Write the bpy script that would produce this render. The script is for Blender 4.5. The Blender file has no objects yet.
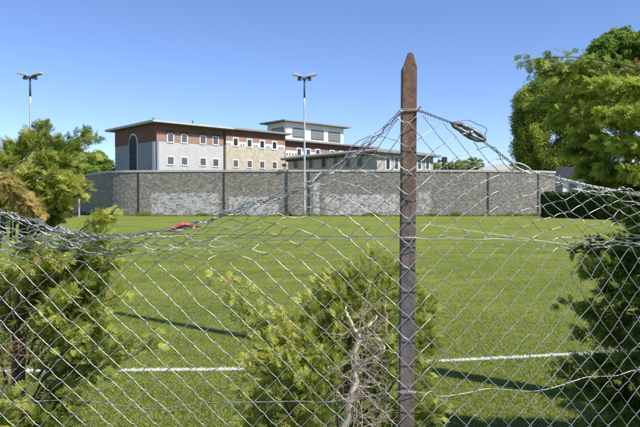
import bpy, math, random
import numpy as np
from mathutils import Vector
random.seed(7)
rng = np.random.default_rng(7)
PI = math.pi
scene = bpy.context.scene
C = scene.collection

# ------------------------------------------------------------------ camera model (metres; the photo is 640 x 427)
F = 622.0; EYE = 1.6; HOR = 204.0
def P(px, py, D):
    return np.array([(px-320.0)/F*D, D, EYE+(HOR-py)/F*D])

# ------------------------------------------------------------------ mesh helpers
class Geo:
    def __init__(s): s.v = []; s.q = []; s.t = []; s.n = 0
    def add(s, v, q, t=0.0):
        v = np.asarray(v, float).reshape(-1, 3); q = np.asarray(q, int).reshape(-1, 4)
        s.v.append(v); s.q.append(q+s.n); s.n += len(v)
        s.t.append(np.full(len(q), t) if np.isscalar(t) else np.asarray(t, float))
        return s
    def box(s, lo, hi, t=0.0):
        x0, y0, z0 = lo; x1, y1, z1 = hi
        v = [(x0,y0,z0),(x1,y0,z0),(x1,y1,z0),(x0,y1,z0),(x0,y0,z1),(x1,y0,z1),(x1,y1,z1),(x0,y1,z1)]
        return s.add(v, [(0,3,2,1),(4,5,6,7),(0,1,5,4),(1,2,6,5),(2,3,7,6),(3,0,4,7)], t)
    def prism(s, pts, y0, y1, axis='y', t=0.0):
        """convex-ish outline (x,z) extruded along y; caps as quad fans"""
        n = len(pts); c = np.mean(pts, axis=0)
        v = []
        for yy in (y0, y1):
            for p in pts: v.append((p[0], yy, p[1]))
            v.append((c[0], yy, c[1]))
        q = []
        for i in range(n):
            j = (i+1) % n
            q.append((i, j, j+n+1, i+n+1))
        s.add(v, q, t)
        s.tri = getattr(s, 'tri', [])
        base = s.n-len(v)
        for i in range(n):
            j = (i+1) % n
            s.tri.append((base+n, base+j, base+i)); s.tri.append((base+2*n+1, base+i+n+1, base+j+n+1))
        return s
    def tube(s, path, rad, sides=6, t=0.0, cap=True):
        path = np.asarray(path, float); n = len(path)
        rad = np.full(n, rad) if np.isscalar(rad) else np.asarray(rad, float)
        d = np.gradient(path, axis=0); d /= (np.linalg.norm(d, axis=1)[:, None]+1e-12)
        up = np.array([0, 0, 1.0]) if abs(d[0][2]) < .9 else np.array([1.0, 0, 0])
        a = np.cross(d[0], up); a /= np.linalg.norm(a)
        A = []
        for i in range(n):
            a = a-d[i]*np.dot(a, d[i]); a /= (np.linalg.norm(a)+1e-12); A.append(a)
        A = np.array(A); B = np.cross(d, A)
        th = np.arange(sides)*2*PI/sides
        v = path[:, None, :]+rad[:, None, None]*(np.cos(th)[None, :, None]*A[:, None, :]+np.sin(th)[None, :, None]*B[:, None, :])
        v = v.reshape(-1, 3)
        i = np.arange(n-1)[:, None]*sides; k = np.arange(sides)[None, :]; k2 = (k+1) % sides
        q = np.stack([i+k, i+k2, i+sides+k2, i+sides+k], -1).reshape(-1, 4)
        s.add(v, q, t)
        if cap and sides == 6:
            b = s.n-len(v); e = b+(n-1)*6
            s.q.append(np.array([(b+3,b+2,b+1,b),(b,b+5,b+4,b+3),(e,e+1,e+2,e+3),(e+3,e+4,e+5,e)])); s.t.append(np.full(4, float(t) if np.isscalar(t) else 0.0))
        return s
    def build(s, name, mat, parent=None, smooth=False, uv=None):
        V = np.concatenate(s.v); Q = np.concatenate(s.q) if s.q else np.zeros((0,4), int); T = np.concatenate(s.t)
        tri = np.array(getattr(s, 'tri', []), int).reshape(-1, 3)
        me = bpy.data.meshes.new(name)
        me.vertices.add(len(V)); me.vertices.foreach_set('co', V.astype(np.float32).ravel())
        nl = len(Q)*4+len(tri)*3
        me.loops.add(nl); me.polygons.add(len(Q)+len(tri))
        me.loops.foreach_set('vertex_index', np.concatenate([Q.ravel(), tri.ravel()]).astype(np.int32))
        ls = np.concatenate([np.arange(len(Q))*4, len(Q)*4+np.arange(len(tri))*3]).astype(np.int32)
        me.polygons.foreach_set('loop_start', ls)
        me.polygons.foreach_set('use_smooth', np.full(len(ls), bool(smooth)))
        me.update(calc_edges=True)
        at = me.attributes.new('tint', 'FLOAT', 'FACE')
        at.data.foreach_set('value', np.concatenate([T, np.zeros(len(tri))]).astype(np.float32))
        me.materials.append(mat)
        if uv is not None:
            l = me.uv_layers.new(name='UVMap')
            idx = np.concatenate([Q.ravel(), tri.ravel()])
            l.data.foreach_set('uv', np.asarray(uv, np.float32)[idx].ravel())
        me.validate()
        o = bpy.data.objects.new(name, me); C.objects.link(o)
        if parent is not None: o.parent = parent
        return o

def tag(o, label=None, cat=None, group=None, kind=None):
    if label: o['label'] = label
    if cat: o['category'] = cat
    if group: o['group'] = group
    if kind: o['kind'] = kind
    return o
def empty(name, loc, label, cat, group=None, rz=0):
    o = bpy.data.objects.new(name, None); C.objects.link(o)
    o.location = loc; o.rotation_euler = (0, 0, rz); o.empty_display_size = .2
    return tag(o, label, cat, group)
def local(o, v):           # world points -> the space of an unrotated empty
    return np.asarray(v, float)-np.array(o.location)

# ------------------------------------------------------------------ materials
class M:
    def __init__(s, name):
        s.m = bpy.data.materials.new(name); s.m.use_nodes = True
        s.nt = s.m.node_tree; s.n = s.nt.nodes; s.b = s.n['Principled BSDF']; s.out = s.n['Material Output']
    def node(s, t, **kw):
        nd = s.n.new(t)
        for k, v in kw.items():
            if k in nd.inputs: nd.inputs[k].default_value = v
            else: setattr(nd, k, v)
        return nd
    def link(s, a, b): s.nt.links.new(a, b)
    def noise(s, scale, detail=4, rough=.6, vec=None, dist=0):
        nd = s.node('ShaderNodeTexNoise'); nd.inputs['Scale'].default_value = scale; nd.inputs['Detail'].default_value = detail
        nd.inputs['Roughness'].default_value = rough; nd.inputs['Distortion'].default_value = dist
        if vec is not None: s.link(vec, nd.inputs['Vector'])
        return nd
    def ramp(s, fac, stops, interp='LINEAR'):
        r = s.node('ShaderNodeValToRGB'); r.color_ramp.interpolation = interp
        e = r.color_ramp.elements
        while len(e) < len(stops): e.new(.5)
        for i, (p, c) in enumerate(stops):
            e[i].position = p; e[i].color = (*c, 1) if not np.isscalar(c) else (c, c, c, 1)
        s.link(fac, r.inputs[0]); return r
    def mix(s, fac, a, b, mode='MIX'):
        x = s.node('ShaderNodeMix', data_type='RGBA', blend_type=mode)
        for i, val in ((0, fac), (6, a), (7, b)):
            if hasattr(val, 'is_linked') or hasattr(val, 'links'): s.link(val, x.inputs[i])
            elif np.isscalar(val): x.inputs[i].default_value = val if i == 0 else (val, val, val, 1)
            else: x.inputs[i].default_value = (*val, 1)
        return x.outputs[2]
    def math(s, op, a, b=None, clamp=False):
        x = s.node('ShaderNodeMath', operation=op); x.use_clamp = clamp
        for i, val in ((0, a), (1, b)):
            if val is None: continue
            if hasattr(val, 'links'): s.link(val, x.inputs[i])
            else: x.inputs[i].default_value = val
        return x.outputs[0]
    def map(s, vec, scale=(1,1,1), loc=(0,0,0)):
        x = s.node('ShaderNodeMapping'); x.inputs['Scale'].default_value = scale; x.inputs['Location'].default_value = loc
        s.link(vec, x.inputs['Vector']); return x.outputs[0]
    def coord(s, w='Object'): return s.node('ShaderNodeTexCoord').outputs[w]
    def bump(s, h, strength=.5, dist=.02):
        x = s.node('ShaderNodeBump'); x.inputs['Strength'].default_value = strength; x.inputs['Distance'].default_value = dist
        s.link(h, x.inputs['Height']); s.link(x.outputs[0], s.b.inputs['Normal']); return x
    def base(s, col, rough=.7, metal=0.0, spec=.3):
        if hasattr(col, 'links'): s.link(col, s.b.inputs['Base Color'])
        else: s.b.inputs['Base Color'].default_value = (*col, 1)
        s.b.inputs['Roughness'].default_value = rough; s.b.inputs['Metallic'].default_value = metal
        s.b.inputs['Specular IOR Level'].default_value = spec
        return s

def varied(name, c1, c2, scale=3, rough=.8, metal=0, spec=.3, bump=.3, bdist=.02, stretch=(1,1,1)):
    m = M(name); v = m.map(m.coord(), stretch)
    n = m.noise(scale, 6, .65, v); n2 = m.noise(scale*9, 4, .6, v)
    f = m.math('ADD', m.math('MULTIPLY', n.outputs[0], .7), m.math('MULTIPLY', n2.outputs[0], .3))
    r = m.ramp(f, [(.35, c1), (.65, c2)])
    m.base(r.outputs[0], rough, metal, spec)
    if bump: m.bump(n2.outputs[0], bump, bdist)
    return m.m

def foliage(name, c_dark, c_mid, c_light, c_dead=None, trans=.3, rough=.55):
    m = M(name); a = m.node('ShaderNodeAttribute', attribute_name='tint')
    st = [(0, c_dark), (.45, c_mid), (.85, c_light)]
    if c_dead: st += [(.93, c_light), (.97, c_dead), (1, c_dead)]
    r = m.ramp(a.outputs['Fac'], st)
    n = m.noise(6, 3, .6, m.coord())
    hs = m.node('ShaderNodeHueSaturation'); m.link(r.outputs[0], hs.inputs['Color'])
    m.link(m.math('ADD', m.math('MULTIPLY', n.outputs[0], .5), .75), hs.inputs['Value'])
    m.base(hs.outputs[0], rough, 0, .35)
    t = m.node('ShaderNodeBsdfTranslucent'); m.link(hs.outputs[0], t.inputs['Color'])
    x = m.node('ShaderNodeMixShader'); x.inputs[0].default_value = trans
    m.link(m.b.outputs[0], x.inputs[1]); m.link(t.outputs[0], x.inputs[2]); m.link(x.outputs[0], m.out.inputs['Surface'])
    return m.m

MAT = {}
MAT['thuja'] = foliage('thuja_green', (.08,.13,.022), (.27,.345,.055), (.64,.65,.15), (.40,.27,.09), .5)
MAT['thuja_gold'] = foliage('thuja_gold', (.15,.17,.035), (.36,.29,.07), (.62,.47,.17), (.52,.30,.11), .45)
MAT['cedar'] = foliage('cedar_green', (.07,.13,.02), (.25,.34,.045), (.56,.62,.10), (.42,.22,.07), .5)
MAT['leaf_dark'] = foliage('leaf_dark', (.09,.14,.022), (.28,.35,.045), (.50,.56,.09), None, .5)
MAT['leaf_light'] = foliage('leaf_light', (.10,.18,.024), (.20,.32,.045), (.34,.46,.08), None, .5)
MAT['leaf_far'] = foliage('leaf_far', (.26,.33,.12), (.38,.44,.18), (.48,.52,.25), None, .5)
MAT['hedge'] = foliage('hedge_leaf', (.03,.06,.012), (.07,.12,.02), (.14,.19,.03), None, .25)  # dark leaf tone also holds the tree shade on the right hedges
MAT['bark'] = varied('bark', (.07,.05,.035), (.17,.13,.095), 14, .9, bump=.8, stretch=(1,1,.25))
MAT['deadwood'] = varied('deadwood', (.38,.29,.19), (.74,.62,.46), 26, .8, bump=.6, bdist=.004, stretch=(1,1,.2))
MAT['twig'] = varied('dry_twig', (.20,.14,.10), (.52,.41,.29), 20, .9, bump=0)
MAT['render_grey'] = varied('grey_render', (.38,.375,.37), (.50,.495,.48), .6, .9, bump=.2)
MAT['shaded_grey'] = varied('shaded_blockwork', (.20,.205,.215), (.27,.275,.285), .8, .9, bump=.2)
MAT['white'] = varied('white_paint', (.66,.66,.63), (.78,.78,.75), 3, .7, bump=.1)
MAT['tower'] = varied('tower_render', (.60,.58,.50), (.72,.70,.62), .7, .9, bump=.1)
MAT['roof'] = varied('roof_sheet', (.20,.19,.17), (.32,.31,.28), 1.2, .7, bump=.2)
MAT['roof_pale'] = varied('roof_edge_pale', (.36,.36,.31), (.50,.49,.43), 1.2, .7, bump=.1)
MAT['soffit'] = varied('roof_soffit', (.10,.09,.08), (.16,.14,.12), 2, .9, bump=.1)
MAT['dark'] = varied('dark_recess', (.03,.032,.035), (.06,.06,.06), 3, .8, bump=0)
MAT['concrete'] = varied('coping_concrete', (.36,.35,.32), (.52,.50,.46), 1.3, .9, bump=.3)
MAT['mast'] = varied('galvanised_mast', (.42,.44,.46), (.55,.57,.59), 2, .55, .2, bump=0, stretch=(1,1,.1))
MAT['mast_dark'] = varied('mast_head_blue', (.05,.07,.11), (.09,.11,.15), 2, .6, .1, bump=0)
MAT['lamp_glass'] = varied('lamp_glass', (.25,.28,.25), (.35,.38,.33), 2, .2, .0, .5, bump=0)
MAT['house_roof'] = varied('dark_roof_tiles', (.035,.04,.05), (.08,.085,.09), 3, .7, bump=.2)
MAT['gate'] = varied('gate_boards', (.06,.05,.06), (.12,.10,.11), 4, .8, bump=.2, stretch=(6,1,1))
MAT['twig_dark'] = varied('brown_dry_twig', (.09,.055,.038), (.27,.18,.12), 20, .9, bump=0)
m = M('window_glass'); m.base((.03,.04,.05), .12, 0, .6); nn = m.noise(2, 3, .5, m.coord()); m.bump(nn.outputs[0], .05, .05); MAT['glass'] = m.m
MAT['tower_glass'] = varied('louvre_glass', (.10,.12,.11), (.17,.19,.17), 4, .35, 0, .5, bump=0, stretch=(.3,.3,6))
MAT['arch_glass'] = varied('arch_window_glass', (.015,.03,.033), (.035,.055,.055), 1.2, .6, 0, .2, bump=0)
MAT['red'] = varied('red_ribbon', (.42,.06,.045), (.60,.17,.13), 40, .55, bump=.2, bdist=.003)

def stone_mat(name, cols, sx, sz, bumpd=.06, mortar=(.25,.24,.22), uv=False, scraped=False):
    m = M(name); v = m.coord('UV' if uv else 'Object')
    w = m.noise(1.1, 4, .6, v)
    vv = m.node('ShaderNodeVectorMath', operation='ADD')
    sc = m.node('ShaderNodeVectorMath', operation='SCALE'); m.link(w.outputs[1], sc.inputs[0]); sc.inputs['Scale'].default_value = .28
    m.link(v, vv.inputs[0]); m.link(sc.outputs[0], vv.inputs[1])
    mp = m.map(vv.outputs[0], (sx, sz, 1) if uv else (sx, sx, sz))
    vo = m.node('ShaderNodeTexVoronoi', voronoi_dimensions='3D'); m.link(mp, vo.inputs['Vector']); vo.inputs['Scale'].default_value = 1
    ve = m.node('ShaderNodeTexVoronoi', feature='DISTANCE_TO_EDGE'); m.link(mp, ve.inputs['Vector']); ve.inputs['Scale'].default_value = 1
    sep = m.node('ShaderNodeSeparateColor'); m.link(vo.outputs['Color'], sep.inputs[0])
    fn = m.noise(5, 5, .7, v)
    f = m.math('ADD', m.math('MULTIPLY', sep.outputs[0], .65), m.math('MULTIPLY', fn.outputs[0], .45))
    r = m.ramp(f, [(.15, cols[0]), (.5, cols[1]), (.9, cols[2])])
    big = m.noise(.22, 4, .6, v)
    col = m.mix(m.math('MULTIPLY', big.outputs[0], .55), r.outputs[0], cols[1])
    em = m.ramp(ve.outputs['Distance'], [(.0, 1.0), (.09, 0.0)])
    col = m.mix(em.outputs[0], col, mortar)
    if scraped:
        sp = m.node('ShaderNodeSeparateXYZ'); m.link(v, sp.inputs[0]); U, Z = sp.outputs[0], sp.outputs[1]
        def band(x, a, b, soft):
            mr = m.node('ShaderNodeMapRange', interpolation_type='SMOOTHSTEP'); m.link(x, mr.inputs[0]); mr.inputs[1].default_value = a-soft; mr.inputs[2].default_value = a+soft
            mr2 = m.node('ShaderNodeMapRange', interpolation_type='SMOOTHSTEP'); m.link(x, mr2.inputs[0]); mr2.inputs[1].default_value = b-soft; mr2.inputs[2].default_value = b+soft
            return m.math('SUBTRACT', mr.outputs[0], mr2.outputs[0], True)
        tot = None
        for (a, b, z0, z1, k, s) in scraped:
            bz = m.math('MULTIPLY', m.math('MULTIPLY', band(U, a, b, s), band(Z, z0, z1, .35)), k)
            tot = bz if tot is None else m.math('MAXIMUM', tot, bz)
        pn = m.noise(.9, 8, .8, m.map(v, (1, 1.6, 1)))
        pm = m.math('ADD', m.math('ADD', m.math('MULTIPLY', pn.outputs[0], .55), m.math('MULTIPLY', fn.outputs[0], .25)), m.math('MULTIPLY', sep.outputs[2], .2))
        pr = m.ramp(m.math('ADD', pm, m.math('MULTIPLY', m.math('SUBTRACT', tot, 1.0), .35)), [(.42, 0.0), (.50, .8), (.60, 1.0)])
        col = m.mix(m.math('MULTIPLY', m.math('MULTIPLY', pr.outputs[0], tot), .72), col, (.62,.61,.60))
        st = m.noise(2.2, 3, .5, m.map(v, (1, .08, 1)))
        sr = m.ramp(st.outputs[0], [(.5, 0.0), (.75, 1.0)])
        tz = m.node('ShaderNodeMapRange'); m.link(Z, tz.inputs[0]); tz.inputs[1].default_value = 2.5; tz.inputs[2].default_value = 5.9
        col = m.mix(m.math('MULTIPLY', m.math('MULTIPLY', sr.outputs[0], tz.outputs[0]), .45), col, (.10,.10,.09))
    m.base(col, .9, 0, .2)
    h = m.math('ADD', m.math('MULTIPLY', m.ramp(ve.outputs['Distance'], [(0, 0.0), (.25, 1.0)]).outputs[0], .7), m.math('MULTIPLY', m.math('ADD', fn.outputs[0], sep.outputs[1]), .35))
    m.bump(h, .9, bumpd)
    return m.m
MAT['stone_beige'] = stone_mat('beige_rubble_stone', ((.36,.31,.23),(.50,.44,.33),(.62,.56,.44)), 2.2, 3.5, .03, (.45,.41,.33))
MAT['stone_grey'] = stone_mat('grey_rubble_stone', ((.30,.28,.24),(.42,.40,.35),(.55,.52,.46)), 2.2, 3.5, .03, (.36,.34,.30))
def brick_mat(name, c1, c2, mortar):
    m = M(name); v = m.coord(); sp = m.node('ShaderNodeSeparateXYZ'); m.link(v, sp.inputs[0])
    cb = m.node('ShaderNodeCombineXYZ'); m.link(m.math('ADD', sp.outputs[0], sp.outputs[1]), cb.inputs[0]); m.link(sp.outputs[2], cb.inputs[1])
    b = m.node('ShaderNodeTexBrick'); m.link(cb.outputs[0], b.inputs['Vector']); b.inputs['Scale'].default_value = 3
    b.inputs['Color1'].default_value = (*c1, 1); b.inputs['Color2'].default_value = (*c2, 1); b.inputs['Mortar'].default_value = (*mortar, 1)
    n = m.noise(.9, 5, .6, v)
    m.base(m.mix(m.math('MULTIPLY', n.outputs[0], .25), b.outputs[0], (.30,.19,.14)), .9, 0, .2)
    return m.m
def block_mat(name, c1, c2, mortar, sc=1.6):
    m = M(name); v = m.coord(); sp = m.node('ShaderNodeSeparateXYZ'); m.link(v, sp.inputs[0])
    cb = m.node('ShaderNodeCombineXYZ'); m.link(m.math('ADD', sp.outputs[0], sp.outputs[1]), cb.inputs[0]); m.link(sp.outputs[2], cb.inputs[1])
    b = m.node('ShaderNodeTexBrick'); m.link(cb.outputs[0], b.inputs['Vector']); b.inputs['Scale'].default_value = sc; b.inputs['Mortar Size'].default_value = .03
    b.inputs['Color1'].default_value = (*c1, 1); b.inputs['Color2'].default_value = (*c2, 1); b.inputs['Mortar'].default_value = (*mortar, 1)
    n = m.noise(.7, 6, .7, v); st = m.noise(1.5, 4, .6, m.map(v, (1, 1, .12)))
    col = m.mix(m.ramp(n.outputs[0], [(.4, .0), (.7, .4)]).outputs[0], b.outputs[0], tuple(x*.72 for x in c2))
    col = m.mix(m.ramp(st.outputs[0], [(.52, .0), (.75, .35)]).outputs[0], col, tuple(x*.5 for x in c2))
    m.base(col, .9, 0, .2); m.bump(b.outputs[1], -.3, .01)
    return m.m
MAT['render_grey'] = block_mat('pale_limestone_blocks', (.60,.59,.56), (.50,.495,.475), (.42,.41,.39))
MAT['shaded_grey'] = block_mat('shaded_limestone_blocks', (.34,.345,.35), (.28,.285,.295), (.24,.24,.245))  # same limestone darkened: the shade of the side face is in its colour
MAT['brick'] = brick_mat('shaded_brick', (.17,.075,.055), (.12,.05,.038), (.18,.14,.12))  # darker brick with the eave and side shade put into its colour
MAT['brick_pale'] = brick_mat('pale_pink_brick', (.38,.205,.15), (.28,.145,.105), (.42,.35,.29))

# wire, post
m = M('galvanised_wire'); v = m.coord(); n = m.noise(9, 5, .65, v); n2 = m.noise(160, 3, .6, v)
r = m.ramp(n.outputs[0], [(.3, (.24,.245,.25)), (.48, (.46,.46,.45)), (.6, (.29,.28,.26)), (.72, (.17,.125,.095))])
m.base(r.outputs[0], .38, .55, .5); m.bump(n2.outputs[0], .25, .001); MAT['wire'] = m.m
m = M('dark_cable'); v = m.coord(); n = m.noise(40, 5, .65, v)
m.base(m.ramp(n.outputs[0], [(.3, (.10,.10,.11)), (.7, (.24,.24,.25))]).outputs[0], .5, .4, .5); MAT['cable'] = m.m
m = M('tensioner_iron'); n = m.noise(60, 5, .65, m.coord())
m.base(m.ramp(n.outputs[0], [(.35, (.05,.055,.06)), (.6, (.20,.205,.21)), (.75,(.3,.29,.27))]).outputs[0], .5, .6, .5); m.bump(n.outputs[0], .4, .002); MAT['iron'] = m.m
m = M('weathered_post_steel'); v = m.coord(); sp = m.node('ShaderNodeSeparateXYZ'); m.link(v, sp.inputs[0])
n = m.noise(7, 7, .7, m.map(v, (1,1,.45))); n2 = m.noise(55, 5, .7, v)
mr = m.node('ShaderNodeMapRange'); m.link(sp.outputs[2], mr.inputs[0]); mr.inputs[1].default_value = 1.2; mr.inputs[2].default_value = 1.85
rust = m.ramp(m.math('ADD', m.math('MULTIPLY', n.outputs[0], .6), m.math('MULTIPLY', n2.outputs[0], .4)), [(.36,(.05,.035,.03)),(.47,(.14,.08,.055)),(.54,(.21,.12,.08)),(.64,(.24,.215,.195))])
grey = m.ramp(m.math('ADD', m.math('MULTIPLY', n.outputs[0], .6), m.math('MULTIPLY', n2.outputs[0], .4)), [(.34,(.08,.05,.04)),(.43,(.085,.083,.088)),(.6,(.15,.147,.155)),(.70,(.12,.08,.06))])
low = m.node('ShaderNodeMapRange'); m.link(sp.outputs[2], low.inputs[0]); low.inputs[1].default_value = 1.12; low.inputs[2].default_value = 1.25
ff = m.math('ADD', mr.outputs[0], m.math('MULTIPLY', m.math('SUBTRACT', 1.0, low.outputs[0]), .5), True)
m.base(m.mix(ff, grey.outputs[0], rust.outputs[0]), .75, .1, .4); m.bump(n2.outputs[0], .6, .003); MAT['post'] = m.m

# ------------------------------------------------------------------ ground
m = M('lawn'); v = m.coord()
n1 = m.noise(.12, 4, .6, v); n2 = m.noise(1.4, 6, .7, v); n3 = m.noise(28, 6, .75, v); n4 = m.noise(.6, 6, .75, m.map(v, (.3, 1.0, 1)))
f = m.math('ADD', m.math('ADD', m.math('MULTIPLY', n2.outputs[0], .3), m.math('MULTIPLY', n3.outputs[0], .2)), m.math('ADD', m.math('MULTIPLY', n4.outputs[0], .35), m.math('MULTIPLY', n1.outputs[0], .15)))
r = m.ramp(f, [(.38, (.09,.12,.018)), (.5, (.18,.215,.036)), (.61, (.28,.295,.07))])
m.base(r.outputs[0], .95, 0, .1); m.bump(n3.outputs[0], .8, .03)
MAT['lawn'] = m.m
g = Geo(); n_ = 40
g.add([(-500,-60,0),(500,-60,0),(500,900,0),(-500,900,0)], [(0,1,2,3)])
tag(g.build('ground', MAT['lawn']), kind='structure')

# pitch markings: the touchline near the fence and the far goal line running away
LINE = [(-6.0,6.0),(-3.2,5.93),(-1.8,5.96),(-.8,6.0),(.2,6.1),(1.0,6.27),(2.0,6.46),(2.8,6.63),(4.5,7.0)]
def liney(x): return np.interp(x, [p[0] for p in LINE], [p[1] for p in LINE])
m = M('line_paint'); v = m.coord(); n = m.noise(25, 6, .75, v)
rr = m.ramp(n.outputs[0], [(.38, 0.0), (.5, 1.0)])
m.base(m.mix(rr.outputs[0], (.16,.20,.04), (.62,.64,.58)), .9, 0, .2); MAT['line'] = m.m
g = Geo(); xs = np.linspace(-6, 4.5, 60)
v = []; 
for x in xs: v += [(x, liney(x)-.05, .004), (x, liney(x)+.05, .004)]
g.add(v, [(2*i, 2*i+2, 2*i+3, 2*i+1) for i in range(59)])
tag(g.build('pitch_line', MAT['line']), kind='structure')
g = Geo(); a, b = P(600, 249, 22.0)[:2], P(423, 224, 50.0)[:2]; d = (b-a)/np.linalg.norm(b-a); nn = np.array([-d[1], d[0]])*.07
g.add([(*(a-nn), .004), (*(a+nn), .004), (*(b+nn), .004), (*(b-nn), .004)], [(0,3,2,1)])
tag(g.build('pitch_line', MAT['line']), kind='structure')

# grass blades near the camera
N = 430000
D = 1/rng.uniform(1/26.0, 1/2.3, N); X = rng.uniform(-1, 1, N)*(D*.56+.4)
cl = (np.sin(X*5.1+np.sin(D*3.3)*2)+np.sin(D*6.7+np.sin(X*4.1)*2))*.25
h = rng.uniform(.008, .021, N)*(1+.22*cl); w = .0019*(1+D/5.0)
a = rng.uniform(0, 2*PI, N); lean = rng.normal(0, .016, (N, 2))
bx, by = np.cos(a)*w, np.sin(a)*w
V = np.zeros((N, 4, 3))
V[:,0] = np.stack([X-bx, D-by, np.zeros(N)], -1); V[:,1] = np.stack([X+bx, D+by, np.zeros(N)], -1)
V[:,2] = np.stack([X+bx*.35+lean[:,0], D+by*.35+lean[:,1], h], -1); V[:,3] = np.stack([X-bx*.35+lean[:,0], D-by*.35+lean[:,1], h], -1)
t = np.clip(rng.beta(3.2, 3.0, N)*.85+.07*cl, 0, .86)
pd = np.abs(D-liney(X)); edge = .047+.010*np.sin(X*31)+.008*np.sin(X*87)
t[(pd < edge) & (rng.random(N) < .86)] = 1.0
g = Geo(); g.add(V.reshape(-1, 3), np.arange(N*4).reshape(-1, 4), t)
MAT['blades'] = foliage('grass_blades', (.13,.165,.024), (.225,.268,.042), (.37,.37,.10), (.72,.73,.68), .3)
tag(g.build('grass', MAT['blades']), kind='stuff')

# small broad-leaved weeds: daisies / clover tufts are left as part of the blades

# ------------------------------------------------------------------ prison wall
WH = 6.03
wp = np.array([P(px, 216, Dd)[:2] for px, Dd in [(40,128),(60,114),(73,105.5),(82,96.5),(91,90),(100,86),(110,83.6),(120,82.5),(133,81.9),(150,81.6),(190,81.2),(224,81),(309,80.6),(409,80.6),(488,81.2),(538,82.6),(555,84.5)]])
def resample(p, n, smooth=True):
    p = np.asarray(p, float)
    if smooth and len(p) > 2:
        out = []
        q = np.vstack([2*p[0]-p[1], p, 2*p[-1]-p[-2]])
        for i in range(1, len(q)-2):
            for s in np.linspace(0, 1, 12, endpoint=False):
                a, b, c, d = q[i-1], q[i], q[i+1], q[i+2]
                out.append(.5*((2*b)+(-a+c)*s+(2*a-5*b+4*c-d)*s*s+(-a+3*b-3*c+d)*s**3))
        out.append(p[-1]); p = np.array(out)
    L = np.concatenate([[0], np.cumsum(np.linalg.norm(np.diff(p, axis=0), axis=1))])
    s = np.linspace(0, L[-1], n)
    return np.stack([np.interp(s, L, p[:, k]) for k in range(p.shape[1])], -1)
NW = 160
W = resample(wp, NW); L = np.concatenate([[0], np.cumsum(np.linalg.norm(np.diff(W, axis=0), axis=1))])
tan = np.gradient(W, axis=0); tan /= np.linalg.norm(tan, axis=1)[:, None]; nor = np.stack([tan[:,1], -tan[:,0]], -1)   # toward camera
pxW = 320+W[:,0]/W[:,1]*F
def u_at(px): return float(np.interp(px, pxW, L))
wall = empty('prison_wall', (0, 81, 0), 'long curved grey rubble stone perimeter wall with pale coping beyond the lawn', 'wall')
def sweep(name, prof, mat, uvz=True):
    g = Geo(); npf = len(prof); v = []; uv = []
    for i in range(NW):
        for (o, z) in prof:
            v.append((*(W[i]+nor[i]*o), z)); uv.append((L[i], z))
    q = []
    for i in range(NW-1):
        for k in range(npf):
            k2 = (k+1) % npf
            q.append((i*npf+k, i*npf+k2, (i+1)*npf+k2, (i+1)*npf+k))
    e = (NW-1)*npf
    q.append((0,3,2,1)); q.append((e,e+1,e+2,e+3))
    g.add(local(wall, v), q)
    return g.build(name, mat, wall, uv=uv)
scr = [(u_at(148), u_at(222), -.9, 3.2, 1.0, .8), (u_at(127), u_at(136), -.7, 3.0, .7, .5), (u_at(227), u_at(281), -.9, 2.7, 1.0, .5), (u_at(290), u_at(304), -.9, 2.4, .7, .3),
       (u_at(313), u_at(320), -.9, 4.6, 1.0, .15), (u_at(323), u_at(402), -.9, 3.0, 1.0, .5), (u_at(416), u_at(432), -.9, 3.4, .9, .4), (u_at(140), u_at(146), .3, 5.2, .5, .2)]
MAT['wall'] = stone_mat('perimeter_rubble_stone', ((.125,.112,.094),(.235,.215,.182),(.44,.41,.35)), 3.8, 7.4, .03, (.12,.11,.098), uv=True, scraped=scr)
sweep('masonry', [(0,0),(0,WH-.25),(-.6,WH-.25),(-.6,0)], MAT['wall'])
sweep('coping', [(.09,WH-.248),(.09,WH),(-.69,WH),(-.69,WH-.248)], MAT['concrete'])
for px in (138.5, 224, 309, 488, 538):
    i = int(np.argmin(abs(pxW-px))); 
    i = float(np.interp(px, pxW, np.arange(NW))); i0 = int(i)
    c = W[i0]+(W[min(i0+1,NW-1)]-W[i0])*(i-i0); tt = tan[i0]; no = nor[i0]
    g = Geo(); v = []
    for z in (0, WH-.3):
        for (s, o) in ((-.11,.07),(.11,.07),(.11,-.01),(-.11,-.01)): v.append((*(c+tt*s+no*o), z))
    g.add(local(wall, v), [(0,1,5,4),(1,2,6,5),(2,3,7,6),(3,0,4,7),(4,5,6,7),(0,3,2,1)])
    g.build('expansion_joint', MAT['dark'], wall)

g = Geo(); n = 26000; k = rng.integers(4, NW-1, n); f_ = rng.random((n, 1)); c_ = W[k-1]*(1-f_)+W[k]*f_; no_ = nor[k]
c_ = c_+no_*(.1+np.abs(rng.normal(0, .22, (n, 1)))); uu = L[k]+f_[:, 0]
h_ = rng.uniform(.06, .22, n)*(1+1.0*np.maximum(0, np.sin(uu*1.7)+np.sin(uu*.63+2)))
a_ = rng.uniform(0, PI, n); d_ = np.stack([np.cos(a_), np.sin(a_)], -1)*.035; z0 = np.zeros((n, 1)); ln_ = rng.normal(0, .06, (n, 2))
V = np.stack([np.hstack([c_-d_, z0]), np.hstack([c_+d_, z0]), np.hstack([c_+d_*.3+ln_, h_[:, None]]), np.hstack([c_-d_*.3+ln_, h_[:, None]])], 1)
g.add(V.reshape(-1, 3), np.arange(n*4).reshape(-1, 4), np.clip(rng.beta(2, 3, n), 0, .86)); tag(g.build('grass_tufts', MAT['blades']), kind='stuff')
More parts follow.
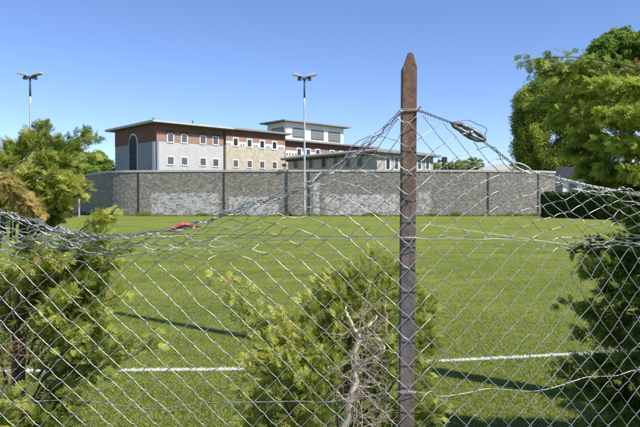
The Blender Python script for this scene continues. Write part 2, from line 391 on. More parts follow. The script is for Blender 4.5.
# ------------------------------------------------------------------ floodlight masts
def flood_mast(px, base_D, h, label, facing):
    t = empty('floodlight_mast', (P(px, 204, base_D)[0], base_D, 0), label, 'floodlight', 'floodlight masts on the pitch')
    g = Geo(); zs = np.linspace(0, h-2.6, 14); g.tube(np.stack([zs*0, zs*0, zs], -1), np.linspace(.17, .11, 14), 6); g.build('pole', MAT['mast'], t, True)
    g = Geo(); g.tube([(0,0,h-2.6),(0,0,h-1.2),(0,0,h-.15)], [.13,.12,.12]); g.build('upper_pole', MAT['mast_dark'], t, True)
    g = Geo(); g.box((-.85,-.07,h-.12), (.85,.07,h+.0)); g.box((-.28,-.28,h-.32),(.28,.28,h-.16)); g.build('crossbar', MAT['mast_dark'], t)
    for sx in (-1, 1):
        ho = Geo(); l, w = .62, .42
        # shallow tilted lamp tray
        pts = []
        cx = sx*.92; tilt = .22*sx
        prof = [(-l,0),(l,0),(l*.82,.24),(-l*.5,.30)]
        v = []
        for yy in (-w, w):
            for (a_, b_) in prof:
                v.append((cx+a_*math.cos(tilt)-b_*math.sin(tilt)*1, yy, h+.16+a_*math.sin(tilt)+b_*math.cos(tilt)))
        ho.add(v, [(0,1,5,4),(1,2,6,5),(2,3,7,6),(3,0,4,7),(0,3,2,1),(4,5,6,7)])
        lh = ho.build('lamp_head', MAT['mast'], t)
        gl = Geo(); v = []
        for yy in (-w+.06, w-.06):
            for a_ in (-l+.06, l-.06): v.append((cx+a_*math.cos(tilt), yy, h+.16-.02+a_*math.sin(tilt)))
        v += [(x, y, z-.05) for x, y, z in v]
        gl.add(v, [(0,1,3,2),(4,6,7,5),(0,2,6,4),(1,5,7,3),(0,4,5,1),(2,3,7,6)]); gl.build('lens', MAT['lamp_glass'], lh)
        g = Geo(); g.tube([(sx*.3,0,h-.05),(sx*.62,0,h+.02),(cx,0,h+.18)], .05); g.build('bracket', MAT['mast_dark'], t)
    for s in (-1, 1):
        g = Geo(); g.box((s*.62-.24,-.2,h-.42),(s*.62+.24,.2,h-.16)); g.build('ballast_box', MAT['mast_dark'], t)
    return t
flood_mast(304.5, 78.8, 17.6, 'grey floodlight mast standing in front of the middle of the stone wall', 0)
flood_mast(31, 80, 18.0, 'grey floodlight mast rising behind the foliage at the far left', 0)

# ------------------------------------------------------------------ prison buildings
TH = math.radians(42); DX = np.array([math.cos(TH), math.sin(TH)]); DY = np.array([-math.sin(TH), math.cos(TH)])
class Bld:
    """front face runs from the near corner along DX, side face along DY"""
    def __init__(s, name, px, D_, label, cat='building', group=None):
        s.c = P(px, 204, D_)[:2]; s.o = empty(name, (s.c[0], s.c[1], 0), label, cat, group, TH)
    def sx(s, px, off=0.0):
        k = (px-320)/F; c = s.c+DY*off; return (k*c[1]-c[0])/(DX[0]-k*DX[1])
    def sy(s, px, off=0.0):
        k = (px-320)/F; c = s.c+DX*off; return (k*c[1]-c[0])/(DY[0]-k*DY[1])
    def zx(s, px, py, off=0.0): return EYE+(HOR-py)/F*(s.c[1]+DY[1]*off+DX[1]*s.sx(px, off))
    def zy(s, px, py): return EYE+(HOR-py)/F*(s.c[1]+DY[1]*s.sy(px))
def window(b, cx, cz, w, h, face='x', parts=('bars',), arch=False, fr=.17, mat='white'):
    """window with painted surround, glazing and bars on a face; y is the out-of-wall axis"""
    def tr(lo, hi):
        if face == 'x': return (lo[0], -hi[1], lo[2]), (hi[0], -lo[1], hi[2])
        return (-hi[1], lo[0], lo[2]), (-lo[1], hi[0], hi[2])
    x0, x1, z0, z1 = cx-w/2, cx+w/2, cz-h/2, cz+h/2
    g = Geo()
    for lo, hi in (((x0-fr,-.02,z0-fr),(x0,.10,z1+fr)), ((x1,-.02,z0-fr),(x1+fr,.10,z1+fr)), ((x0,-.02,z0-fr),(x1,.13,z0)), ((x0,-.02,z1),(x1,.10,z1+fr))):
        g.box(*tr(lo, hi))
    wd = g.build('window', MAT[mat], b.o)
    g = Geo(); g.box(*tr((x0,.0,z0),(x1,.062,z1))); g.build('pane', MAT['glass'], wd)
    if 'bars' in parts:
        g = Geo(); n = 4
        for i in range(1, n): xx = x0+w*i/n; g.box(*tr((xx-.028,.065,z0),(xx+.028,.085,z1)))
        for i in range(1, n): zz = z0+h*i/n; g.box(*tr((x0,.087,zz-.025),(x1,.099,zz+.025)))
        g.build('bars', MAT['roof'], wd)
    if arch:
        g = Geo(); A = np.linspace(0, PI, 13); R0, R1 = w/2+.12, w/2+.34; sc = .55; v = []
        for a_ in A:
            for R in (R0, R1):
                for dd in (-.02, .09):
                    xx, zz = cx+R*math.cos(a_), z1+fr+.02+R*math.sin(a_)*sc
                    v.append((xx, -dd, zz) if face == 'x' else (-dd, xx, zz))
        q = []
        for i in range(12):
            k = i*4; q += [(k,k+4,k+5,k+1),(k+2,k+3,k+7,k+6),(k+1,k+5,k+7,k+3),(k,k+2,k+6,k+4)]
        g.add(v, q); g.build('arch', MAT['dark'], wd)
    return wd
def roof_slab(b, x0, x1, y0, y1, z, th=.35, over=1.1, rise=.5, mat='roof_pale'):
    g = Geo(); a, c, d, e = x0-over, x1+over, y0-over, y1+over
    v = [(a,d,z),(c,d,z),(c,e,z),(a,e,z),(a,d,z+th),(c,d,z+th),(c,e,z+th),(a,e,z+th)]
    mx, my = (x0+x1)/2, (y0+y1)/2
    i = 2.5
    v += [(a+i,d+i,z+th+rise),(c-i,d+i,z+th+rise),(c-i,e-i,z+th+rise),(a+i,e-i,z+th+rise)]
    g.add(v, [(0,1,5,4),(1,2,6,5),(2,3,7,6),(3,0,4,7),(4,5,9,8),(5,6,10,9),(6,7,11,10),(7,4,8,11),(8,9,10,11)])
    r = g.build('roof', MAT[mat], b.o)
    g = Geo(); g.add([(a+.05,d+.05,z-.02),(c-.05,d+.05,z-.02),(c-.05,e-.05,z-.02),(a+.05,e-.05,z-.02),(a+.05,d+.05,z-.003),(c-.05,d+.05,z-.003),(c-.05,e-.05,z-.003),(a+.05,e-.05,z-.003)],
                      [(0,3,2,1),(4,5,6,7),(0,1,5,4),(1,2,6,5),(2,3,7,6),(3,0,4,7)]); g.build('soffit', MAT['soffit'], r)

# building 1 : grey cell block with brick band
b1 = Bld('cell_block', 157, 100, 'grey rendered cell block with red brick band and tall arched side window', group='prison buildings behind the wall')
zt = b1.zx(157, 123.5); xe = b1.sx(223.5); ye = b1.sy(115.5)
zb = b1.zx(157, 140.8)
g = Geo(); g.box((0,0,0),(xe,ye,zb)); g.build('wall', MAT['render_grey'], b1.o)
g = Geo(); g.box((-.03,.15,0),(-.005,ye-.01,zb-.002)); g.build('shaded_side_face', MAT['shaded_grey'], b1.o)  # thin darker sheet painting the shade on the side wall
g = Geo(); g.box((-.05,-.05,zb),(xe+.0,ye+.0,zb+1.5)); g.build('brick_band', MAT['brick_pale'], b1.o)
g = Geo(); g.box((-.05,-.05,zb+1.5),(xe+.0,ye+.0,zt)); g.build('shaded_top_brick', MAT['brick'], b1.o)  # upper brick coloured darker where the eave shadow falls
g = Geo(); g.box((-.055,.02,zb+.0),(-.052,ye,zb+1.5)); g.build('shaded_side_brick', MAT['brick'], b1.o)  # thin dark brick sheet, shade of the side face painted in
roof_slab(b1, 0, xe, 0, ye, zt, .36, 1.35, .4)
g = Geo(); g.box((-.14,.35,0),(.0-.031,1.25,zb-.1)); g.build('corner_pilaster', MAT['white'], b1.o)
for px, pz in ((170.6,138.3),(184.4,139),(203,140.2),(215.6,141)):
    window(b1, b1.sx(px), b1.zx(px, pz), .95, 1.15, arch=True)
for px, pz in ((170.6,160.7),(184.4,161.3),(203,162),(215.6,162.8)):
    window(b1, b1.sx(px), b1.zx(px, pz), 1.05, 1.15)
g = Geo(); g.tube([(-1.3,-1.43,zt+.1),(xe/2,-1.43,zt+.08),(xe+1.2,-1.43,zt+.06)], .08); g.build('gutter', MAT['mast'], b1.o)
for x_, h_ in ((2.0,.9),(5.5,.6),(9.5,1.1)):
    g = Geo(); g.tube([(x_,5,zt+.5),(x_,5,zt+.8),(x_,5,zt+.7+h_)], .11); g.build('roof_vent', MAT['mast_dark'], b1.o)
# arched window on the side face
ya = b1.sy(134); wa = 2.9; zc = b1.zy(134, 141.5)
def arch_pts(cx, cz, w, z0, n=14, k=1.0):
    return [(cx-w/2, z0)]+[(cx-w/2*math.cos(a_), cz+w/2*math.sin(a_)*k) for a_ in np.linspace(0, PI, n)]+[(cx+w/2, z0)]
def side_prism(g, pts, d0, d1):
    n = len(pts); c = np.mean(pts, axis=0); base = g.n; v = []
    for dd in (d0, d1):
        for p in pts: v.append((-dd, p[0], p[1]))
        v.append((-dd, c[0], c[1]))
    g.add(v, [(i, (i+1) % n, (i+1) % n+n+1, i+n+1) for i in range(n)])
    g.tri = getattr(g, 'tri', [])
    for i in range(n):
        j = (i+1) % n; g.tri.append((base+n, base+i, base+j)); g.tri.append((base+2*n+1, base+j+n+1, base+i+n+1))
g = Geo(); side_prism(g, arch_pts(ya, zc-.4, wa+.5, 0.5), .06, .14); aw = g.build('arched_window', MAT['white'], b1.o)
g = Geo(); side_prism(g, arch_pts(ya, zc-.4, wa, 0.5), .142, .20); g.build('pane', MAT['arch_glass'], aw)
g = Geo()
for i in range(1, 3): g.box((-.24, ya-wa/2+wa*i/3-.04, .6), (-.205, ya-wa/2+wa*i/3+.04, zc+.2))
for zz in np.arange(1.5, zc-.2, 1.1): g.box((-.28, ya-wa/2, zz-.03), (-.242, ya+wa/2, zz+.03))
g.build('glazing_bars', MAT['dark'], aw)
g = Geo(); g.box((-.02,-.16,0),(-.02+.3,-.0,zb)); g.build('corner_quoin', MAT['shaded_grey'], b1.o)

# building 2 : beige stone wing
b2 = Bld('stone_wing', 224.3, 109.6, 'beige rubble stone wing with white dentil band and eight small windows', group='prison buildings behind the wall')
xe = b2.sx(285); zt = b2.zx(224.3, 129.3); ye = 11
zb = b2.zx(235, 145.8)
g = Geo(); g.box((0,0,0),(xe,ye,zb)); g.build('wall', MAT['stone_beige'], b2.o)
g = Geo(); g.box((-.02,-.04,zb),(xe+.02,ye,zb+.75)); g.build('white_band', MAT['white'], b2.o)
g = Geo(); g.box((-.01,-.02,zb+.75),(xe+.01,ye,zb+1.75)); g.build('brick_band', MAT['brick_pale'], b2.o)
g = Geo(); g.box((-.03,-.05,zb+1.75),(xe+.03,ye,zt)); g.build('shaded_top_brick', MAT['brick'], b2.o)  # eave shadow painted into the top brick
g = Geo(); g.box((-.1,-.22,0),(.25,-.055,zt)); g.build('downpipe', MAT['soffit'], b2.o)
roof_slab(b2, 0, xe, 0, ye, zt, .32, 1.0, .35, 'roof')
ups = [235.6, 249.3, 262, 274.3]
for px, pz in zip(ups, (142.2,143.4,144.6,145.6)):
    window(b2, b2.sx(px), b2.zx(px, pz), .85, 1.25, parts=(), arch=False, fr=.2)
for px, pz in ((235.6,163.6),(249.5,164.2),(262,164.8),(274.4,165.4)):
    window(b2, b2.sx(px), b2.zx(px, pz), .95, 1.15, parts=('bars',))
g = Geo()
for k in range(len(ups)+1):
    xa = b2.sx(ups[k-1]) if k else 0.0; xb = b2.sx(ups[k]) if k < len(ups) else xe
    a0, a1 = xa+(.95 if k else .3), xb-(.95 if k < len(ups) else .3)
    n = max(1, int((a1-a0)/.42))
    for i in range(n):
        x = a0+(a1-a0)*(i+.5)/n; g = Geo(); g.box((x-.11,-.075,zb+.08),(x+.11,-.045,zb+.38)); g.build('dentil', MAT['dark'], b2.o)
# back wing (same family, set back)
b3 = Bld('rear_wing', 285.6, 124, 'rear wing with red brick frieze and dentil band behind the stone wing', group='prison buildings behind the wall')
xe = b3.sx(374); zt = b3.zx(287, 141.2); ye = 12; zb = b3.zx(299, 156)
g = Geo(); g.box((0,0,0),(xe,ye,zb)); g.build('wall', MAT['stone_beige'], b3.o)
g = Geo(); g.box((-.02,-.04,zb),(xe+.02,ye,zb+.95)); g.build('white_band', MAT['white'], b3.o)
g = Geo(); g.box((-.01,-.02,zb+.95),(xe+.01,ye,zb+1.7)); g.build('brick_band', MAT['brick_pale'], b3.o)
g = Geo(); g.box((-.03,-.05,zb+1.7),(xe+.03,ye,zt)); g.build('shaded_top_brick', MAT['brick'], b3.o)  # top brick darkened to carry the shade under the roof
roof_slab(b3, 0, xe, 0, ye, zt, .32, 1.0, .35, 'roof')
for px, pz in ((299,152.4),(308,153),(317.5,153.4),(332,154.4),(341,155.2)):
    window(b3, b3.sx(px), b3.zx(px, pz), .95, 1.4, parts=(), fr=.22)
for a_, b_ in ((287,296),(322,329)):
    for x in np.arange(b3.sx(a_), b3.sx(b_), .75): g = Geo(); g.box((x-.16,-.075,zb+.1),(x+.16,-.045,zb+.42)); g.build('dentil', MAT['dark'], b3.o)
# tower
b4 = Bld('guard_tower', 285.5, 140, 'pale square lookout tower with wide flat roof and large louvred windows', 'tower', group='prison buildings behind the wall')
xe = b4.sx(343.5); ye = b4.sy(267.5); zt = b4.zx(285.5, 121.8)
g = Geo(); g.box((0,0,0),(xe,ye,zt)); g.build('wall', MAT['tower'], b4.o)
roof_slab(b4, 0, xe, 0, ye, zt, .3, 1.3, .3, 'roof')
g = Geo(); z1 = b4.zx(290, 126.2); g.box((.5,-.06,10),(xe-.2,-.003,z1)); g.build('white_facade', MAT['white'], b4.o)
def tower_win(px0, px1, py0, py1, face):
    if face == 'x':
        a_, c_ = b4.sx(px0), b4.sx(px1); z0, z1 = b4.zx(px0, py1), b4.zx(px0, py0)
        tr = lambda lo, hi: ((lo[0], -hi[1], lo[2]), (hi[0], -lo[1], hi[2]))
    else:
        a_, c_ = b4.sy(px1), b4.sy(px0); z0, z1 = b4.zy(px1, py1), b4.zy(px1, py0)
        tr = lambda lo, hi: ((-hi[1], lo[0], lo[2]), (-lo[1], hi[0], hi[2]))
    g = Geo(); fr = .12
    for lo, hi in (((a_-fr,.0,z0-fr),(a_,.14,z1+fr)),((c_,.0,z0-fr),(c_+fr,.14,z1+fr)),((a_,.0,z0-fr),(c_,.14,z0)),((a_,.0,z1),(c_,.14,z1+fr))): g.box(*tr(lo, hi))
    w = g.build('window', MAT['soffit'], b4.o)
    g = Geo(); g.box(*tr((a_,.0,z0),(c_,.075,z1))); g.build('pane', MAT['tower_glass'], w)
    g = Geo()
    for i in range(1, 5): zz = z0+(z1-z0)*i/5; g.box(*tr((a_,.08,zz-.04),(c_,.12,zz+.04)))
    g.build('louvre', MAT['mast'], w)
for a_, c_, p0, p1 in ((292.8,303.8,128.2,137.0),(311.2,323,130.2,139.2),(328.4,339.6,132.2,141.2)): tower_win(a_, c_, p0, p1, 'x')
tower_win(272.5, 283, 128, 134.4, 'y')
# low stone building in front
b5 = Bld('low_stone_building', 377, 98, 'low grey stone building with dark overhanging roof behind the post', group='prison buildings behind the wall')
xe = b5.sx(433); ye = b5.sy(288); zt = b5.zx(377, 152.6)
g = Geo(); g.box((0,0,0),(xe,ye,zt)); g.build('wall', MAT['stone_grey'], b5.o)
roof_slab(b5, 0, xe, 0, ye, zt, .3, 1.0, .55, 'roof')
for px in (296, 311, 324, 336, 348, 360):
    window(b5, b5.sy(px), b5.zy(px, 161.8+(360-px)*.03), 1.0, 1.6, 'y', parts=(), fr=.1, mat='stone_grey')
for px in (387.5, 396, 419, 427):
    window(b5, b5.sx(px), b5.zx(px, 163.4), .8, 1.9, parts=(), fr=.22)
g = Geo()
for y in np.arange(.5, ye, .9): g.box((-.5, y-.12, zt-.35), (.0, y+.12, zt-.02))
g.build('rafter_ends', MAT['soffit'], b5.o)

# small things behind/on the wall
t = empty('camera_mast', (P(443,204,95)[0], 95, 0), 'dark post with a box head poking above the wall right of the rusty post', 'mast')
g = Geo(); g.tube([(0,0,0),(0,0,4),(0,0,8.0)], .2); g.build('pole', MAT['dark'], t)
g = Geo(); g.box((-.8,-.3,8.0),(.1,.3,8.3)); g.box((-.15,-.35,8.0),(.55,.35,8.75)); g.build('head', MAT['dark'], t)
t = empty('wall_camera', (*(P(284.3,204,80.5)[:2]), WH), 'small dark camera standing on the coping above the mast shadow', 'camera')
g = Geo(); g.tube([(0,0,0),(0,0,.25),(0,0,.45)], .05); g.build('stem', MAT['dark'], t)
g = Geo(); g.prism([(-.28,.42),(.28,.42),(.32,.58),(.2,.76),(-.28,.76)], -.35, .2); g.build('housing', MAT['dark'], t)
t = empty('marquee', (P(497,204,112)[0], 112, 0), 'white marquee roof peeking over the wall beside the round tree', 'tent')
g = Geo(); zr = EYE+(HOR-164.3)/F*112; ze = EYE+(HOR-171.5)/F*112; w = 3.2
g.prism([(-w,ze),(w,ze),(w*.45,ze+(zr-ze)*.62),(0,zr),(-w*.5,ze+(zr-ze)*.75)], -3, 5); g.build('roof', MAT['white'], t)
for sx in (-w+.1, w-.1):
    for sy in (-2.9, 4.9): g = Geo(); g.tube([(sx,sy,0),(sx,sy,ze/2),(sx,sy,ze)], .06); g.build('tent_pole', MAT['mast'], t)

# white house at the right end of the wall
t = empty('white_house', (*(P(566,204,90)[:2]), 0), 'small white house with dark roof half hidden by the trees at the wall end', 'house')
hx, hz = 4.6, EYE+(HOR-179)/F*90
g = Geo(); g.box((-2.2,0,0),(4.2,8,hz)); g.build('wall', MAT['white'], t)
g = Geo(); g.prism([(-2.8,hz+.02),(-1.6,hz+1.7),(4.0,hz+1.7),(4.8,hz+.02)], -.7, 8.6); r_ = g.build('roof', MAT['house_roof'], t)
g = Geo(); g.box((-.4,2,hz+1.7),(.4,2.8,hz+2.7)); g.build('chimney', MAT['white'], r_)
for x, z in ((-1.1,hz-1.3),(1.0,hz-1.3),(3.0,hz-1.3),(-1.1,1.8),(1.0,1.8),(3.0,1.8)):
    g = Geo(); g.box((x-.65,-.06,z-.75),(x+.65,-.002,z+.75)); wd = g.build('window', MAT['mast'], t)
    g = Geo(); g.box((x-.55,-.09,z-.65),(x+.55,-.062,z+.65)); g.build('pane', MAT['glass'], wd)

# ------------------------------------------------------------------ vegetation
def norm(a): return a/(np.linalg.norm(a, axis=-1, keepdims=True)+1e-9)
def spray_proto(r, nside=10, sub=3):
    quads = []
    def strip(p0, p1, w0, w1, nx=0.0):
        w0, w1 = w0*1.55, w1*1.55
        d = p1-p0; pr = np.array([-d[1], d[0], 0.0]); pr /= (np.linalg.norm(pr)+1e-9)
        pr[2] = nx
        quads.append([p0-pr*w0, p0+pr*w0, p1+pr*w1, p1-pr*w1])
    def bend(p): return np.array([p[0]+.12*p[1]**2*bx, p[1], p[2]-.22*p[1]**2-.35*p[0]**2])
    bx = r.uniform(-1, 1)
    ys = np.linspace(0, 1, 5)
    for i in range(4): strip(bend(np.array([0, ys[i], 0])), bend(np.array([0, ys[i+1], 0])), .016-.002*i, .014-.002*i)
    for i in range(nside):
        y = .06+.86*i/nside; s = 1 if i % 2 else -1
        ln = (.50*(1-y)**.75+.07)*r.uniform(.75, 1.15); an = math.radians(r.uniform(38, 56))
        dr = np.array([s*math.sin(an), math.cos(an), r.uniform(-.15, .15)])
        p0 = np.array([0, y, 0]); mid = p0+dr*ln*.5; p1 = p0+dr*ln+np.array([0, .05*ln, 0])
        strip(bend(p0), bend(mid), .016, .018, r.uniform(-.3,.3)); strip(bend(mid), bend(p1), .018, .008)
        ns = max(1, int(sub*ln/.35))
        for k in range(ns):
            f = (k+.7)/(ns+.6)
            for s2 in (-1, 1):
                an2 = an*s-s2*math.radians(r.uniform(32, 50))
                l2 = ln*.33*(1.1-f*.7)*r.uniform(.7, 1.2); q0 = p0+dr*ln*f
                q1 = q0+np.array([math.sin(an2), math.cos(an2), r.uniform(-.3, .3)])*l2
                strip(bend(q0), bend(q1), .014, .013, r.uniform(-.4, .4))
    return np.array(quads)       # n,4,3
PROTO = [spray_proto(np.random.default_rng(100+i)) for i in range(7)]
def place_sprays(g, pos, dirs, size, tint, protos=PROTO, up_bias=.5, r=rng):
    n = len(pos); dirs = norm(dirs)
    ref = norm(np.stack([r.normal(0, 1, n), r.normal(0, 1, n), r.normal(0, 1, n)+up_bias], -1))
    xa = norm(np.cross(dirs, ref)); za = np.cross(xa, dirs)
    pick = r.integers(0, len(protos), n)
    for k, pr in enumerate(protos):
        idx = np.where(pick == k)[0]
        if not len(idx): continue
        m_ = len(pr)
        loc = pr[None]*size[idx][:, None, None, None]
        w_ = pos[idx][:, None, None, :]+loc[..., 0:1]*xa[idx][:, None, None, :]+loc[..., 1:2]*dirs[idx][:, None, None, :]+loc[..., 2:3]*za[idx][:, None, None, :]
        ti = np.repeat(tint[idx], m_)+r.normal(0, .05, m_*len(idx))
        hi = np.repeat(tint[idx], m_) > .9
        ti = np.where(hi, np.maximum(ti, .95), np.clip(ti, 0, .88))
        nv = w_.reshape(-1, 3); g.add(nv, np.arange(len(nv)).reshape(-1, 4), ti)
def bez(p0, p1, p2, t):
    t = np.asarray(t)[:, None]; return (1-t)**2*p0+2*t*(1-t)*p1+t*t*p2
class Conifer:
    def __init__(s, root, dead=.03):
        s.root = root; s.f = Geo(); s.w = Geo(); s.dead = dead
    def plume(s, p0, p2, n, spread, size, sag=.1, tint=.45, start=.2, rad=.008, tvar=.2, gravity=0.0, geo=None, core=True):
        p0 = np.asarray(p0, float); p2 = np.asarray(p2, float)
        dl = p2-p0; p2 = p2-dl/np.linalg.norm(dl)*min(size*.45, np.linalg.norm(dl)*.5); ln = np.linalg.norm(p2-p0); mid = (p0+p2)/2+np.array([0, 0, sag*ln])+rng.normal(0, .04*ln, 3)
        tt = np.linspace(0, 1, 8); path = bez(p0, mid, p2, tt)
        if core: s.w.tube(local(s.root, path), np.linspace(rad, rad*.25, 8), 5, cap=False)
        t = start+(1-start)*np.sqrt(rng.uniform(0, 1, n))
        pos = bez(p0, mid, p2, t); tg = norm(2*(1-t)[:, None]*(mid-p0)+2*t[:, None]*(p2-mid))
        rd = norm(rng.normal(0, 1, (n, 3)))
        rd[:, 2] *= .7
        off = rd*(spread*(1.15-t[:, None]*.85)*rng.uniform(.0, 1, (n, 1)))
        side = norm(rd-tg*np.sum(rd*tg, 1)[:, None])
        dr = norm(tg*1.0+side*rng.uniform(.3, 1.3, (n, 1))+np.array([0, 0, -gravity])+rng.normal(0, .15, (n, 3)))
        tn = tint+rng.normal(0, tvar, n)+.22*(t-.6)
        if s.dead > 0: tn = np.where(rng.random(n) < s.dead, 1.0, np.clip(tn, 0, .88))
        sz = size*rng.uniform(.6, 1.15, n)*(1.15-.35*t)
        # little stems from the branch to each spray
        place_sprays(geo or s.f, local(s.root, pos+off), dr, sz, tn)
        return path
    def twigs(s, base, direction, n, ln, rad, geo, depth=2, droop=0, jitter=.5):
        base = np.asarray(base, float)
        for _ in range(n):
            d = norm(np.asarray(direction, float)+rng.normal(0, jitter, 3)); l = ln*rng.uniform(.5, 1.2)
            pts = [base]; dd = d.copy()
            for k in range(5):
                dd = norm(dd+rng.normal(0, .28, 3)+np.array([0, 0, -droop])); pts.append(pts[-1]+dd*l/5)
            pts = np.array(pts); geo.tube(local(s.root, pts), np.linspace(rad, rad*.35, 6), 4, cap=False)
            if depth > 1:
                for j in (2, 3, 4): s.twigs(pts[j], dd, rng.integers(1, 3), ln*.5, rad*.6, geo, depth-1, droop, .8)

def finish(c, fname='foliage', mat='thuja', bark='bark', smooth=False):
    if c.f.v: c.f.build(fname, MAT[mat], c.root)
    if c.w.v: c.w.build('branch', MAT[bark], c.root, True)

# --- middle thuja bush
mb = empty('thuja_bush', (P(335,204,2.75)[0], 2.75, 0), 'green and yellow tipped thuja bush left of the rusty post, middle of the lawn edge', 'bush', 'thuja bushes along the fence')
c = Conifer(mb, .012); B0 = P(345, 204, 2.75); B0[2] = 0
for k in range(3):
    c.w.tube(local(mb, resample([B0+[.02*k,0,0], B0+[.05*k-.05,.05*k,.5], P(330+22*k, 380-20*k, 2.7+.1*k)], 8)), np.linspace(.03, .012, 8), 6, cap=False)
tips = [(238,382,2.6,.6),(236,408,2.6,.55),(246,352,2.6,.65),(264,326,2.65,.7),(280,308,2.7,.7),(322,274,2.8,.7),(330,262,2.8,.7),(308,290,2.75,.75),(400,255,2.9,.6),(416,262,2.95,.6),(434,310,2.95,.5),(345,268,2.8,.7),(334,280,2.75,.75),(410,268,2.95,.6),(422,280,2.95,.6),(436,300,2.95,.55),(355,258,2.8,.65),(300,328,2.6,.75),(285,345,2.55,.75),(262,350,2.6,.7),(378,248,2.9,.6),(366,262,2.75,.5),(392,262,2.95,.4),(352,276,2.8,.5),(408,280,2.9,.5),(425,292,3.0,.5),(340,300,2.7,.5),(436,330,2.9,.45),(430,360,2.8,.45),
        (445,400,2.7,.5),(405,330,2.85,.4),(385,300,2.7,.4),(318,292,2.8,.55),(300,312,2.75,.55),(282,322,2.7,.6),(266,338,2.7,.55),(290,350,2.5,.5),(258,365,2.7,.55),(250,392,2.7,.55),
        (246,415,2.7,.5),(275,385,2.5,.5),(305,370,2.45,.5),(325,345,2.5,.5),(320,400,2.4,.45),(290,415,2.45,.5),(345,375,2.9,.3),(375,380,2.95,.3),(400,400,2.8,.4),(270,430,2.5,.5),(330,440,2.4,.5),(400,440,2.6,.4),(440,440,2.7,.4),
        (248,303,2.8,.6),(232,291,2.85,.65),(300,335,2.6,.5),(345,320,2.95,.3),(375,335,2.95,.3),(418,315,2.9,.45),(425,385,2.75,.45)]
for (px, py, dd, tn) in tips:
    tip = P(px, py, dd); base = B0+np.array([(tip[0]-B0[0])*.35, (dd-2.75)*.4, max(.15, tip[2]-.45)])
    c.plume(base, tip, 84, .13, .066, .05, tn+.08, .15, .006)
for (px, py, dd) in ((205,272,2.8),(196,283,2.8),(222,276,2.8),(247,284,2.8)):   # thin yellow outliers arching left
    c.plume(P(300, 335, 2.7), P(px, py, dd), 9, .02, .06, .25, .8, .55, .0016)
for (px, py) in ((352,234),(362,226)):       # wispy leaders above
    c.plume(P(376, 262, 2.85), P(px, py, 2.85), 4, .01, .04, .0, .6, .3, .001)
finish(c)
g = Geo()
for _ in range(30):
    p = P(rng.uniform(354, 388), rng.uniform(315, 430), rng.uniform(2.35, 2.7)); c.twigs(p, (rng.normal(0,.5), -.1, rng.normal(.1,.5)), 1, .14, .0022, g, 2, .02, .7)
g.build('dry_twigs', MAT['twig'], mb)

# --- bare dead stem in front of it
ds = empty('dead_stem', (P(347,204,2.25)[0], 2.25, 0), 'bare pale dead stem with curled branches in front of the middle bush', 'dead tree')
c2 = Conifer(ds, 0); g = Geo(); d0 = 2.25
foot = P(346, 440, d0); foot[2] = 0
def wob(p, a=.004): return p+rng.normal(0, a, p.shape)
pts = [foot, foot+[.01,.02,.45], P(343,440,d0), P(346,422,d0), P(350,404,d0-.01), P(353,388,d0), P(355.5,374,d0), P(355.5,356,d0), P(357,333,d0)]
g.tube(local(ds, wob(resample(pts, 34))), np.linspace(.026, .0105, 34)*(1+.14*rng.normal(0, 1, 34)), 6, cap=False); g.build('trunk', MAT['deadwood'], ds, True)
for pts, r0 in (([P(357,333,d0),P(352,326,d0-.02),P(349.6,319,d0-.03),P(346,312,d0-.02),P(345,306,d0-.02)], .009), ([P(356,336,d0),P(362,330,d0-.03),P(372,323,d0-.05),P(378,317,d0-.05)], .0075),
                ([P(357,366,d0),P(366,361,d0-.03),P(378,356.5,d0-.06),P(385,349,d0-.07),P(382,343,d0-.06),P(376,338,d0-.05)], .0085), ([P(352,394,d0),P(361,389,d0-.03),P(370,388,d0-.05),P(380,385,d0-.06)], .006),
                ([P(350,404,d0),P(342,398,d0-.02),P(338,392,d0-.03)], .005), ([P(355,372,d0),P(351,362,d0-.02),P(352,352,d0-.03)], .005)):
    g = Geo(); n = 14; pp = wob(resample(pts, n), .0025); g.tube(local(ds, pp), np.linspace(r0, r0*.4, n)*(1+.1*rng.normal(0,1,n)), 6); g.build('branch', MAT['deadwood'], ds, True)
g = Geo()
for _ in range(42):
    p = P(rng.uniform(352, 362), rng.uniform(325, 425), d0); c2.twigs(p, (rng.uniform(0, 1), rng.uniform(-.5, .3), rng.uniform(-.3, .6)), 1, .13, .0019, g, 2, 0, .5)
g.build('twigs', MAT['twig'], ds)

# --- left thuja bush
lb = empty('thuja_bush', (P(20,204,2.8)[0], 2.8, 0), 'tall ragged thuja at the left edge with golden drooping branches', 'bush', 'thuja bushes along the fence')
c = Conifer(lb, .012); B0 = P(10, 204, 2.9); B0[2] = 0
c.w.tube(local(lb, resample([B0, B0+[.03,0,.7], P(20,300,2.9), P(25,200,2.9), P(40,150,2.9)], 20)), np.linspace(.045, .01, 20), 6, cap=False)
c.w.tube(local(lb, resample([P(8,330,2.85), P(-5,270,2.8), P(8,195,2.8), P(10,165,2.8)], 12)), np.linspace(.02, .006, 12), 6, cap=False)
up = [(48,120,3.0,.35,50),(40,132,3.0,.35,50),(30,134,2.9,.4,50),(14,140,2.9,.5,60),(60,136,3.0,.3,60),(92,129,3.1,.25,26),(103,133,3.1,.3,18),(78,140,3.0,.3,50),(70,155,2.9,.4,60),(98,150,3.0,.5,24),(50,150,2.8,.5,60),
      (85,176,2.8,.75,44),(93,186,2.8,.75,24),(72,180,2.7,.7,56),(60,170,2.7,.7,60),(48,185,2.7,.6,60),(30,165,2.7,.6,60),(20,180,2.7,.6,60),(66,198,2.9,.3,50),(52,205,2.9,.25,50),(5,155,2.8,.55,60),(-12,140,2.9,.5,60),(-15,180,2.8,.5,60),
      (80,165,3.0,.3,40),(38,200,2.9,.3,44),(5,190,2.8,.4,50),(62,210,3.0,.2,40)]
